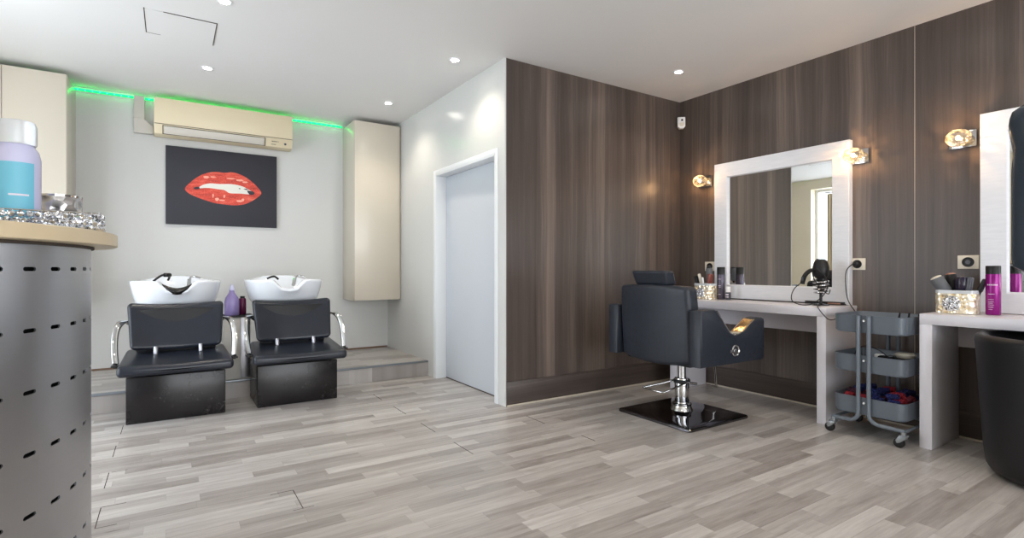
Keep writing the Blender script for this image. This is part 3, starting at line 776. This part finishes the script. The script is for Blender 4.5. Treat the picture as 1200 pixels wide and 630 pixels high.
# ------------------------------------------------------------ near tub chair at the right edge
t = thing('tub_chair', 'smooth black tub chair at the right edge, tucked toward the desk', 'chair', (3.80, .665, 0))
prof = [(.10, .010), (.30, .012), (.335, .022), (.352, .05), (.364, .14), (.380, .40), (.396, .66), (.400, .70), (.396, .722), (.385, .732), (.365, .735), (.345, .73), (.335, .715), (.332, .69), (.325, .45), (.315, .40)]
a0, a1 = math.radians(28), math.radians(332)
obj('shell', G().lathe(prof, n=64, a0=a0, a1=a1), 'black_shell', t, ang=60)
g = G(); nn = len(prof)
for a in (a0, a1):
    pr = [(r*math.cos(a), r*math.sin(a), z) for r, z in prof]
    bm2 = bmesh.new(); bm2.faces.new([bm2.verts.new(p) for p in pr]); g.merge(bm2)
g.lathe([(.0, .05), (.10, .012), (.22, .016), (.30, .035), (.335, .08), (.345, .16), (.35, .33), (.33, .35), (0, .35)], n=48); obj('seat_drum', g, 'black_shell', t, ang=50)
obj('seat', G().lathe([(0, .35), (.30, .35), (.318, .365), (.322, .41), (.305, .44), (.25, .455), (0, .46)], n=48), 'black_shell', t)
obj('swivel_foot', G().lathe([(0, 0), (.20, 0), (.20, .012), (0, .014)], n=40), 'black', t)

# slate grey hood on a stand at the right edge
t = thing('salon_hood', 'tall glossy slate grey salon hood at the right edge before the mirror', 'salon hood', (3.41, .596, 0))
def crv(a): return a
g = G(); R = []
for i in range(27):
    u = -1+2*i/26; z = 1.462+.402*u
    wdt = .232*(1-abs(u)**26*.22)+.010*math.exp(-((u-.75)/.16)**2)-.006*math.exp(-((u-.42)/.12)**2)
    R.append([(.10*math.cos(q)*(1-.3*abs(u)**20)-.0, wdt*math.sin(q), z) for q in [2*PI*k/40 for k in range(40)]])
g.loft(R); obj('hood_shell', g, 'slate', t, ang=50)
PX, PY = -.22, -.50
g = G().tube([(PX, PY, .03), (PX, PY, 1.30), (PX+.02, PY+.03, 1.42), (-.05, -.25, 1.46), (0, -.10, 1.46)], .016, n=14, smooth=5); obj('stand_pole', g, 'chrome', t)
g = G()
for k in range(5):
    q = 2*PI*k/5+.3; g.tube([(PX, PY, .09), (PX+.12*math.cos(q), PY+.12*math.sin(q), .075), (PX+.20*math.cos(q), PY+.20*math.sin(q), .055)], .012, n=8, smooth=3); g.ball((PX+.20*math.cos(q), PY+.20*math.sin(q), .027), .026, n=8)
obj('stand_base', g, 'black', t)

# ------------------------------------------------------------ trolley
t = thing('trolley', 'grey three tier metal trolley on casters between the two desks', 'trolley', (3.90, 1.585, 0))
def rr2(hx, hy, r, z, n=6):
    out = []
    for cx, cy, a in ((1, 1, 0), (-1, 1, 90), (-1, -1, 180), (1, -1, 270)):
        for i in range(n+1):
            q = math.radians(a+90*i/n); out.append((cx*(hx-r)+r*math.cos(q), cy*(hy-r)+r*math.sin(q), z))
    return out
for zt, ztop in ((.672, .785), (.42, .530), (.150, .262)):
    g = G().loft([rr2(.188, .198, .05, zt), rr2(.196, .206, .055, zt+.01), rr2(.198, .208, .055, ztop-.004), rr2(.201, .211, .056, ztop), rr2(.197, .207, .054, ztop), rr2(.193, .203, .052, ztop-.008), rr2(.186, .196, .05, zt+.012)], True, True)
    o = obj('tray', g, 'grey_metal', t)
    g = G()
    for s in (-1, 1): g.cyl((s*.2005, .012, (zt+ztop)/2+.022), (s*.2105, .012, (zt+ztop)/2+.022), .0065, n=14)
    obj('rivet', g, 'white_plastic', o)
for s in (-1, 1):
    for sy in (-1, 1):
        P = [(s*.212, .012+sy*.030, .782), (s*.212, .012+sy*.030, .17), (s*.212, .012+sy*.034, .140), (s*.210, .012+sy*.055, .118), (s*.207, .012+sy*.08, .108), (s*.19, sy*.205, .100)]
        obj('frame_tube', G().tube(P, .0125, n=12), 'grey_metal', t)
    obj('bottom_rail', G().tube([(s*.10, .20, .10), (s*.19, .20, .10)], .006, n=8), 'grey_metal', t)
for sy in (-1, 1):
    obj('bottom_rail', G().tube([(-.19, sy*.205, .100), (.19, sy*.205, .100)], .010, n=10), 'grey_metal', t)
for s in (-1, 1):
    for sy in (-1, 1):
        c = (s*.195, sy*.200)
        g = G().cyl((c[0], c[1], .072), (c[0], c[1], .098), .014, n=16); g.prism([(c[1]-.020, .078), (c[1]+.016, .078), (c[1]+.036, .045), (c[1]+.028, .028), (c[1]+.012, .035), (c[1]-.012, .055)], 'x', c[0]-.021, c[0]-.016, .001)
        g.prism([(c[1]-.020, .078), (c[1]+.016, .078), (c[1]+.036, .045), (c[1]+.028, .028), (c[1]+.012, .035), (c[1]-.012, .055)], 'x', c[0]+.016, c[0]+.021, .001); g.box(c[0]-.021, c[0]+.021, c[1]-.02, c[1]+.018, .070, .08, .002)
        o = obj('caster', g, 'caster', t)
        obj('wheel', G().cyl((c[0]-.013, c[1]+.022, .029), (c[0]+.013, c[1]+.022, .029), .029, n=28, bev=.004), 'rubber', o)
TX, TY = 3.90, 1.585

# rollers in the bottom tray
def roller(mkey):
    g = G().lathe([(.013, -.032), (.016, -.032), (.0165, -.02), (.0160, 0), (.0165, .02), (.016, .032), (.013, .032), (.013, -.032)], n=14, mx=Matrix.Rotation(PI/2, 4, 'X'))
    for k in range(5): g.lathe([(.0158, -.026+.013*k-.0015), (.0182, -.026+.013*k), (.0158, -.026+.013*k+.0015)], n=14, mx=Matrix.Rotation(PI/2, 4, 'X'))
    return g
protos = {}
rnd = random.Random(3); keys = ['roller_red', 'roller_blue', 'roller_red', 'roller_navy', 'roller_pink', 'roller_blue']
names = {'roller_red': 'red', 'roller_blue': 'blue', 'roller_navy': 'navy', 'roller_pink': 'pink'}
spots = []
for layer, (nx, ny, z) in enumerate(((7, 5, .180), (7, 5, .216), (6, 4, .252), (4, 3, .284))):
    for i in range(nx):
        for j in range(ny):
            spots.append((-.155+.31*(i+.5)/nx*1.0, -.165+.33*(j+.5)/ny, z))
for i, (x, y, z) in enumerate(spots):
    kx = keys[rnd.randrange(len(keys))]
    if kx not in protos:
        o = obj('hair_roller', roller(kx), kx); protos[kx] = o
    else: o = protos[kx].copy(); COL.objects.link(o)
    o.location = (TX+x+rnd.uniform(-.004, .004), TY+y+rnd.uniform(-.006, .006), z+rnd.uniform(-.002, .002)); o.rotation_euler = (rnd.uniform(-.12, .12), 0, rnd.uniform(-.5, .5))
    tag(o, '%s mesh hair roller heaped in the bottom tray of the grey trolley' % names[kx], 'hair roller', 'hair rollers in the trolley, %s' % names[kx])

# hair dryer prototype (barrel along +y, handle down -z)
def hair_dryer(label, loc, rot, black='black', group=None):
    t = thing('hair_dryer', label, 'hair dryer', loc, 0, group); t.rotation_euler = rot
    obj('barrel', G().lathe([(0, -.11), (.025, -.108), (.036, -.095), (.040, -.06), (.038, .0), (.030, .06), (.026, .075), (.0, .075)], n=28, mx=Matrix.Rotation(-PI/2, 4, 'X')), black, t)
    obj('nozzle', G().lathe([(0, .072), (.024, .072), (.024, .09), (.030, .125), (.026, .126), (.0, .122)], n=24, sx=1, sy=.6, mx=Matrix.Rotation(-PI/2, 4, 'X')), black, t)
    obj('handle', G().tube([(0, -.05, -.025), (0, -.045, -.07), (0, -.03, -.13), (0, -.025, -.15)], n=12, smooth=4, flat=(.019, .015), up=(0, 1, 0)), black, t)
    obj('air_intake', G().lathe([(.0, -.116), (.022, -.115), (.026, -.108), (.0, -.108)], n=20, mx=Matrix.Rotation(-PI/2, 4, 'X')), 'slate_plastic', t)
    return t
hair_dryer('black hair dryer lying flat in the middle trolley tray', (TX-.07, TY+.07, .474), (0, math.radians(88), math.radians(-60)))
t = thing('hair_clipper', 'small white and black hair clipper in the middle trolley tray', 'hair clipper', (TX-.095, TY-.085, .50), math.radians(60))
obj('clipper_body', G().soft((0, 0, 0), (.15, .045, .034), .015, 4, 3, lambda a, b, c: (a, b*(1+.2*a/.07), c+.012*a/.07)), 'black', t)
obj('clipper_head', G().soft((.082, 0, .018), (.04, .05, .03), .01, 3, 3), 'white_plastic', t)
o = obj('powder_puff_dish', G().lathe([(0, .0), (.045, .0), (.056, .014), (.060, .020), (.054, .024), (.045, .030), (0, .034)], n=28), 'ivory', None, (TX+.03, TY-.125, .515))
tag(o, 'round cream dish lying in the middle trolley tray', 'dish')
o = obj('storage_case', G().soft((0, 0, 0), (.16, .15, .05), .012, 4, 3), 'black', None, (TX+.04, TY-.12, .488)); tag(o, 'black case under the cream dish in the middle trolley tray', 'case')
o = obj('styling_iron', G().tube([(0, -.14, 0), (0, .0, .006), (0, .13, 0)], n=12, smooth=5, flat=(.016, .014)), 'black', None, (TX+.10, TY+.06, .45)); tag(o, 'black styling iron lying at the back of the middle trolley tray', 'styling iron')
o = obj('dryer_cable', G().tube([(-.13, -.02, 0), (-.12, -.09, .04), (-.10, -.14, .01), (-.06, -.08, 0), (-.04, .0, .05), (-.05, .08, .075), (-.06, .13, .045), (-.05, .15, .0)], .0035, n=8, smooth=6), 'black', None, (TX+.03, TY, .495)); tag(o, 'black cable looping up from the middle trolley tray', 'cable')
o = obj('tool_pouch', G().soft((0, 0, 0), (.30, .30, .035), .014, 6, 3, lambda a, b, c: (a, b, c+(.006*math.sin(a*40)*math.sin(b*31) if c > 0 else 0))), 'black', None, (TX+.02, TY-.03, .775-.072)); tag(o, 'flat black mat lying in the top tray of the trolley', 'mat')
for k, (x, y, h, lab) in enumerate(((.10, -.11, .13, 'nearest the right desk'), (.12, -.05, .125, 'in the middle of the three'), (.11, -.16, .12, 'furthest back of the three'))):
    o = obj('clip_stick', G().cyl((0, 0, 0), (.0, -.012, h*.58), .008, .005, n=10), 'black', None, (TX+x, TY+y, .722)); tag(o, 'short black handle poking above the top trolley tray, '+lab, 'comb')

# ------------------------------------------------------------ items on the desks
DZt = .812
def organizer(label, loc, rz=0, s=1):
    t = thing('brush_box', label, 'box', loc, rz, 'gold rhinestone brush boxes on the desks')
    def R(z, k): return [(p[0], p[1], z) for p in rr2(.062*s*k, .100*s*k, .03, z, 5)]
    obj('box', G().loft([R(0, .98), R(.006, 1), R(.120, 1), R(.120, .95), R(.012, .93)], True, True), 'gold_box', t)
    obj('acrylic_rim', G().loft([R(.1205, 1.0), R(.140, 1.0), R(.140, .965), R(.1205, .965)], False, False), 'cap_clear', t)
    g = G()
    for yy in (.012*s,):
        q = [(-.0625*s-.004*math.sin(PI*i/8)*1, yy, .06) for i in range(2)]
        g.lathe([(0, .010), (.018, .009), (.022, .006), (.036, .007), (.042, .002), (.052*s, -.001)], n=12, mx=Matrix.Translation((-.062*s, yy, .06)) @ Matrix.Rotation(-PI/2, 4, 'Y'))
    obj('crystal_medallion', g, 'silver_box', t, ang=5)
    return t
OB = (4.02, 1.222, DZt); organizer('gold rhinestone box of brushes on the right desk', OB, 0, .98)
OA = (4.03, 3.03, DZt); organizer('gold rhinestone box of combs at the corner end of the long desk', OA, 0, .92)
def round_brush(label, base, d, L, r, hm, tip=None, group=None):
    t = thing('round_brush', label, 'hair brush', base); d = Vector(d).normalized(); q = d.to_track_quat('Z', 'Y'); t.rotation_mode = 'QUATERNION'; t.rotation_quaternion = q
    obj('handle', G().lathe([(0, 0), (.007, .0), (.010, .03), (.008, L*.45), (.012, L*.5), (0, L*.5)], n=14), 'black', t)
    g = G().lathe([(0, L*.5), (r*.8, L*.5), (r, L*.54), (r, L*.93), (r*.85, L*.96), (0, L*.96)], n=20); obj('bristles', g, hm, t)
    if tip: obj('tip', G().lathe([(0, L*.96), (r*.85, L*.96), (r*.8, L*.99), (r*.4, L*1.01), (0, L*1.015)], n=18), tip, t)
    return t
def flat_tool(name, label, cat, base, d, L, wd, th, m, m2=None):
    t = thing(name, label, cat, base); q = Vector(d).normalized().to_track_quat('Z', 'Y'); t.rotation_mode = 'QUATERNION'; t.rotation_quaternion = q
    obj('handle', G().soft((0, 0, L*.3), (wd*.55, th, L*.6), min(th, wd)*.3, 3, 2), m, t)
    obj('head', G().soft((0, 0, L*.78), (wd, th*1.1, L*.44), min(th, wd)*.35, 3, 2), m2 or m, t)
    return t
# right desk box (seen from the camera the box runs along y)
round_brush('grey bristled round brush with pale tip, leaning left in the right gold box', (4.02, 1.225, DZt+.03), (-.15, .46, .9), .215, .036, 'bristle', 'ivory')
round_brush('black round brush with copper tip in the right gold box', (4.045, 1.235, DZt+.03), (.05, .14, .9), .215, .030, 'black', 'copper')
round_brush('dark violet round brush in the middle of the right gold box', (4.02, 1.205, DZt+.03), (-.05, -.04, .9), .20, .032, 'dark_purple')
flat_tool('paddle_comb', 'slate grey flat comb case standing in the right gold box', 'comb', (4.01, 1.178, DZt+.03), (0, -.12, 1), .19, .045, .022, 'slate_plastic')
flat_tool('hair_brush', 'black flat brush leaning right in the right gold box', 'hair brush', (4.05, 1.165, DZt+.03), (0, -.38, 1), .19, .04, .02, 'black')
# corner box
flat_tool('hair_brush', 'black flat brush leaning left in the corner gold box', 'hair brush', (4.02, 3.06, DZt+.03), (-.05, .35, 1), .185, .042, .02, 'black')
flat_tool('comb', 'pale cream comb case in the corner gold box', 'comb', (4.03, 3.045, DZt+.03), (-.1, .20, 1), .20, .04, .02, 'ivory')
flat_tool('hair_clip', 'thin white hair clip standing at the front of the corner gold box', 'hair clip', (4.0, 3.02, DZt+.03), (-.1, .06, 1), .165, .025, .015, 'white_plastic')
flat_tool('paddle_brush', 'red brown paddle brush in the corner gold box', 'hair brush', (4.03, 3.00, DZt+.03), (0, -.12, 1), .195, .055, .025, 'red_brown')
round_brush('tall grey round brush topmost in the corner gold box', (4.06, 3.01, DZt+.03), (0, .02, 1), .255, .028, 'bristle', 'black')

def can(name, label, loc, r, h, m, mcap, lines, nh=.17, rz=0):
    t = thing(name, label, 'bottle', loc, rz)
    H1 = h*(1-nh)
    obj('can_body', G().lathe([(0, 0), (r*.93, 0), (r, .004), (r, H1-.006), (r*.97, H1), (0, H1)], n=36), m, t)
    obj('cap', G().lathe([(0, H1), (r*.99, H1), (r*.99, h-.004), (r*.93, h), (0, h)], n=36), mcap, t)
    g = G()
    for (za, zb, a0_, a1_) in lines:
        a0r, a1r = math.radians(a0_), math.radians(a1_)
        g.lathe([(r+.0004, h*za), (r+.0009, h*za), (r+.0009, h*zb), (r+.0004, h*zb)], n=8, a0=a0r, a1=a1r)
    obj('printed_lettering', g, 'print', t)
    return t
def seg(z0, z1, cells):
    out = []
    for a, b in cells: out.append((z0, z1, a, b))
    return out
c = 196
LN = seg(.60, .625, [(c-48, c-38), (c-33, c-24), (c-19, c-10), (c-6, c+2), (c+6, c+15), (c+20, c+30)]) + [(.42, .428, c-42, c+8), (.31, .316, c-40, c+2), (.265, .271, c-40, c+2), (.235, .241, c-40, c-4), (.20, .206, c-40, c+4), (.155, .164, c-38, c), (.11, .116, c-38, c-6)]
can('spray_can', 'magenta spray can with black cap and white lettering on the right desk', (4.05, 1.063, DZt), .035, .287, 'magenta', 'black', LN)
can('spray_can', 'tall grey violet spray can with black cap beside the corner gold box', (4.10, 2.921, DZt), .0345, .285, 'grey_can', 'black', seg(.62, .63, [(170, 215)])+[(.42, .428, 170, 215), (.38, .386, 170, 215), (.15, .16, 175, 210)], .23)
t = thing('serum_bottle', 'little grey bottle with white cap beside the grey spray can', 'bottle', (4.09, 2.843, DZt))
obj('bottle_body', G().lathe([(0, 0), (.020, 0), (.022, .003), (.022, .062), (.018, .066), (0, .066)], n=24), 'slate_plastic', t)
obj('cap', G().lathe([(0, .066), (.020, .066), (.020, .112), (.018, .115), (0, .115)], n=24), 'white_plastic', t)
g = G().lathe([(.0224, .02), (.0228, .02), (.0228, .028), (.0224, .028)], n=8, a0=2.6, a1=3.9); g.lathe([(.0224, .04), (.0228, .04), (.0228, .05), (.0224, .05)], n=8, a0=2.6, a1=3.9); obj('printed_lettering', g, 'print', t)

# coil dryer holder with hair dryer
HX, HY = 4.04, 2.035
t = thing('dryer_holder', 'chrome coil hair dryer holder standing at the near end of the long desk', 'holder', (HX, HY, DZt))
obj('holder_base', G().lathe([(0, 0), (.055, 0), (.057, .004), (.05, .009), (.012, .014), (0, .014)], n=32), 'dark_chrome', t)
obj('holder_stem', G().cyl((0, 0, .010), (0, 0, .10), .010, n=16), 'black', t)
P = []
for i in range(0, 90): 
    q = 2*PI*i/20; r_ = .044+.008*i/90; P.append((r_*math.cos(q), r_*math.sin(q), .085+.110*i/90))
obj('coil', G().tube(P, .0048, n=8), 'chrome', t)
t = thing('hair_dryer', 'black hair dryer standing nose down in the chrome coil holder', 'hair dryer', (HX, HY, DZt+.10))
obj('nozzle', G().lathe([(0, .0), (.018, .0), (.026, .03), (.030, .10), (0, .10)], n=24, sx=.75), 'black', t)
obj('barrel', G().lathe([(0, .10), (.034, .10), (.048, .115), (.055, .15), (.054, .185), (.046, .215), (.036, .235), (.0, .237)], n=32), 'black', t)
obj('air_intake', G().lathe([(0, .236), (.033, .236), (.031, .243), (0, .244)], n=24), 'slate_plastic', t)
obj('handle', G().tube([(-.01, .04, .165), (-.02, .075, .15), (-.03, .10, .12), (-.03, .115, .08), (-.03, .12, .055)], n=12, smooth=4, flat=(.016, .015), up=(0, 1, 0)), 'black', t)
obj('handle_switch', B(-.048, -.042, .105, .120, .08, .11, .002), 'slate_plastic', t)
def cable(label, P, r=.0035, m='black', name='power_cable'):
    o = obj(name, G().tube(P, r, n=8, smooth=8), m); tag(o, label, 'cable'); return o
cable('black cable wound in loops around the coil dryer holder', [(4.0, 2.125, 1.0), (3.98, 2.20, .93), (3.96, 2.21, .85), (3.95, 2.15, .8165), (3.95, 2.07, .818), (3.965, 2.02, .85), (3.97, 1.975, .90), (3.98, 1.955, .96), (3.985, 1.975, 1.02), (3.975, 2.0, 1.06), (3.965, 2.03, 1.08), (3.97, 2.06, 1.05), (3.965, 2.03, .98), (3.97, 1.99, .93), (3.985, 1.955, .90), (4.0, 1.95, .93)])
cable('black cable hanging from the desk edge to the trolley top', [(3.98, 2.03, .817), (3.93, 1.99, .817), (3.86, 1.965, .817), (3.80, 1.93, .805), (3.775, 1.88, .76), (3.77, 1.84, .735), (3.80, 1.80, .745)])
cable('black plug lead running from the wall socket down to the trolley', [(4.232, 1.882, 1.116), (4.205, 1.90, 1.11), (4.19, 1.93, 1.06), (4.185, 1.93, .95), (4.18, 1.915, .86), (4.15, 1.87, .80), (4.02, 1.76, .74)])
t = thing('power_plug', 'black plug pushed into the wall socket beside the first mirror', 'plug', (4.245, 1.882, 1.116))
obj('plug_body', G().lathe([(0, -.022), (.016, -.020), (.022, -.008), (.022, .0), (0, .0)], n=20, mx=Matrix.Rotation(PI/2, 4, 'Y')), 'black', t)
cable('thin black cable lying along the long desk under the mirror frame', [(4.19, 3.0, .8165), (4.192, 2.7, .8165), (4.188, 2.4, .8165), (4.192, 2.1, .8165), (4.188, 1.93, .8165)], .004)
t = thing('hair_straightener', 'dark hair straightener lying flat on the desk by the coil holder', 'hair straightener', (4.12, 2.05, DZt+.014))
for s, mm in ((-1, 'black'), (1, 'black')):
    obj('arm', G().soft((0, 0, s*.006), (.03, .28, .011), .004, 6, 2), mm, t)
obj('plate_strip', B(-.0155, -.013, -.12, -.03, -.004, .004), 'copper', t)

# ------------------------------------------------------------ reception counter
CXc, CYc = -.992, 2.056; RC = .784
t = thing('reception_counter', 'round grey metal reception counter with slots and cream top', 'counter', (CXc, CYc, 0))
TH = math.radians(6.822); PH0 = math.radians(6.887-32.91)
ncol = 17
HZ = 1.148
zr = [1.08-.15*k for k in range(8)]     # slot rows
bm = bmesh.new()
def pt(s, z, r=RC):
    """s = arc length along the front measured from column 0"""
    a = PH0+s/RC
    if a > PI/2: return (-(a-PI/2)*RC, r, z)
    if a < -PI/2: return ((a+PI/2)*RC, -r, z)
    return (r*math.cos(a), r*math.sin(a), z)
cw = TH*RC
cache = {}
def V(s, z):
    k = (round(s, 5), round(z, 5))
    if k not in cache: cache[k] = bm.verts.new(pt(s, z))
    return cache[k]
smin, smax = int(-(PI/2+PH0)*RC/cw)-8, int((PI/2-PH0)*RC/cw)+7
sw, sh = .0200, .0052
for c_ in range(smin, smax+1):
    sc = c_*cw; xs = [sc-cw/2, sc-cw/4, sc, sc+cw/4, sc+cw/2]
    for zc in zr:
        zb, zt_ = zc-.075, min(zc+.075, HZ)
        if zb < .0: zb = .0
        hole = [(sw-sh+sh*math.cos(q), sh*math.sin(q)) for q in [-PI/2, -PI/4, 0, PI/4, PI/2]] + [(-(sw-sh)-sh*math.cos(q), sh*math.sin(q)) for q in [PI/2, PI/4, 0, -PI/4, -PI/2]]
        # top middle/bottom middle to subdivide long sides
        H = [bm.verts.new(pt(sc+a, zc+b)) for a, b in hole]
        L = [V(xs[0], zb), V(xs[0], zc), V(xs[0], zt_)]; Rr = [V(xs[4], zb), V(xs[4], zc), V(xs[4], zt_)]
        Tm = [V(xs[1], zt_), V(xs[2], zt_), V(xs[3], zt_)]; Bm = [V(xs[1], zb), V(xs[2], zb), V(xs[3], zb)]
        F = [(H[0], Bm[2], Rr[0], H[1]), (H[1], Rr[0], Rr[1], H[2]), (H[2], Rr[1], Rr[2], H[3]), (H[3], Rr[2], Tm[2], H[4]),
             (H[4], Tm[2], Tm[1]), (H[4], Tm[1], H[5]), (H[5], Tm[1], Tm[0]), (H[5], Tm[0], L[2], H[6]), (H[6], L[2], L[1], H[7]), (H[7], L[1], L[0], H[8]), (H[8], L[0], Bm[0], H[9]),
             (H[9], Bm[0], Bm[1]), (H[9], Bm[1], H[0]), (H[0], Bm[1], Bm[2])]
        for f in F:
            try: bm.faces.new(f)
            except ValueError: pass
        # slot thickness
        I = [bm.verts.new(Vector(pt(sc+a, zc+b, RC-.004))) for a, b in hole]
        for i in range(10): bm.faces.new((H[i], H[(i+1) % 10], I[(i+1) % 10], I[i]))
# drop whatever runs into the left wall
lim = XL+.01-CXc
for v in bm.verts:
    if v.co.x < lim: v.co.x = lim
bmesh.ops.remove_doubles(bm, verts=bm.verts, dist=1e-5)
bmesh.ops.recalc_face_normals(bm, faces=bm.faces)
g = G(); g.merge(bm)
obj('perforated_panel', g, 'counter_metal', t, ang=35)
def stad(R, z, n=40):
    P = [(R*math.cos(a), R*math.sin(a), z) for a in [-PI/2+PI*i/n for i in range(n+1)]]
    return P+[(lim+.002, R, z), (lim+.002, -R, z)]
obj('carcass', G().loft([stad(RC-.03, .0), stad(RC-.03, HZ-.001)]), 'dark_inside', t)
obj('worktop', G().loft([stad(.848, HZ), stad(.851, HZ+.002), stad(.851, HZ+.036), stad(.848, HZ+.038)]), 'counter_top', t, ang=30)
obj('edge_trim', G().loft([stad(.792, HZ-.008), stad(.792, HZ-.0005)]), 'seam', t)
CZ = HZ+.0385
cw_, sw_ = math.cos(math.radians(32.91)), math.sin(math.radians(32.91))
def c2w(xc, d): return (xc*cw_+d*sw_, -xc*sw_+d*cw_)
# spray bottle
bx, by = c2w(-.9402*1.525, 1.525)
t = thing('spray_bottle', 'tall lavender bottle with clear cap and blue label on the counter', 'bottle', (bx, by, CZ+.006))
obj('bottle_body', G().lathe([(0, 0), (.050, 0), (.055, .006), (.055, .205), (.050, .228), (.042, .240), (.040, .246), (0, .246)], n=40), 'bottle_lav', t)
aa = math.atan2(-by, -bx)
obj('label', G().lathe([(.0552, .03), (.0557, .03), (.0557, .190), (.0552, .190)], n=24, a0=aa-1.5, a1=aa+.75), 'label_blue', t)
obj('cap', G().lathe([(0, .245), (.044, .245), (.046, .25), (.046, .300), (.042, .312), (.025, .316), (0, .317)], n=40), 'cap_clear', t)
g = G().lathe([(.0558, .095), (.0561, .095), (.0561, .100), (.0558, .100)], n=10, a0=aa-.3, a1=aa+.5); obj('printed_lettering', g, 'print', t)
# crystal tray
p0 = Vector(c2w(-1.218, 1.562)); p1 = Vector(c2w(-1.389, 1.435)); dr_ = (p1-p0).normalized(); nrm = Vector((-dr_.y, dr_.x))
if nrm.dot(p0) < 0: nrm = -nrm
ang = math.atan2(dr_.y, dr_.x); Lt = .34; Wt = .115
ctr = p0+dr_*Lt/2+nrm*Wt/2
t = thing('crystal_tray', 'sparkling crystal sided tray along the edge of the counter', 'tray', (ctr.x, ctr.y, CZ), ang)
obj('tray_floor', B(-Lt/2, Lt/2, -Wt/2, Wt/2, 0, .005, .001), 'mirror', t)
g = G()
for z in (.058,):
    g.tube([(-Lt/2, -Wt/2, z), (Lt/2, -Wt/2, z), (Lt/2, Wt/2, z), (-Lt/2, Wt/2, z)], .0022, n=6, closed=True)
obj('tray_rim', g, 'chrome', t)
g = G()
rnd = random.Random(5)
def gem(x, y, z, r):
    b = bmesh.new(); bmesh.ops.create_icosphere(b, subdivisions=1, radius=r)
    rot = Matrix.Rotation(rnd.uniform(0, 6), 4, Vector((rnd.random(), rnd.random(), rnd.random()+.1)).normalized())
    g.merge(b, Matrix.Translation((x, y, z)) @ rot)
def side(ax0, ay0, ax1, ay1, n):
    for i in range(n):
        for j in range(3):
            u = (i+.5*(j % 2)+.25)/n; gem(ax0+(ax1-ax0)*u, ay0+(ay1-ay0)*u, .013+.017*j, .0105)
side(-Lt/2, -Wt/2, Lt/2, -Wt/2, 18); side(-Lt/2, Wt/2, Lt/2, Wt/2, 18); side(-Lt/2, -Wt/2, -Lt/2, Wt/2, 8); side(Lt/2, -Wt/2, Lt/2, Wt/2, 8)
obj('crystal_beads', g, 'silver_box', t, ang=5)
bx, by = c2w(-.862*1.74, 1.74)
t = thing('tealight_glass', 'round mottled silver glass bowl behind the crystal tray', 'glass bowl', (bx, by, CZ))
obj('glass_bowl', G().lathe([(0, 0), (.050, 0), (.060, .01), (.064, .04), (.064, .128), (.061, .128), (.060, .04), (.05, .012), (0, .012)], n=40), 'smoke_glass', t)
obj('bowl_rim', G().lathe([(.0605, .128), (.065, .128), (.065, .134), (.0605, .134)], n=40), 'chrome', t)

# curtain by the left window (seen in the mirror)
P0 = []
for i in range(41):
    u = i/40; P0.append((XL+.06+.022*math.sin(u*PI*10), 4.62+.30*u))
P1 = [(x+.004, y) for x, y in P0][::-1]
t = thing('curtain', 'cream curtain drawn aside at the left window, seen in the mirror', 'curtain', (0, 0, 0))
obj('fabric', G().prism(P0+P1, 'z', .02, 2.44), 'curtain', t)
obj('rod', G().cyl((XL+.06, 2.7, 2.46), (XL+.06, 5.0, 2.46), .012, n=14), 'steel', t)
g = G()
for yy in (2.8, 4.95): g.cyl((XL, yy, 2.46), (XL+.06, yy, 2.46), .008, n=10)
obj('rod_bracket', g, 'steel', t)
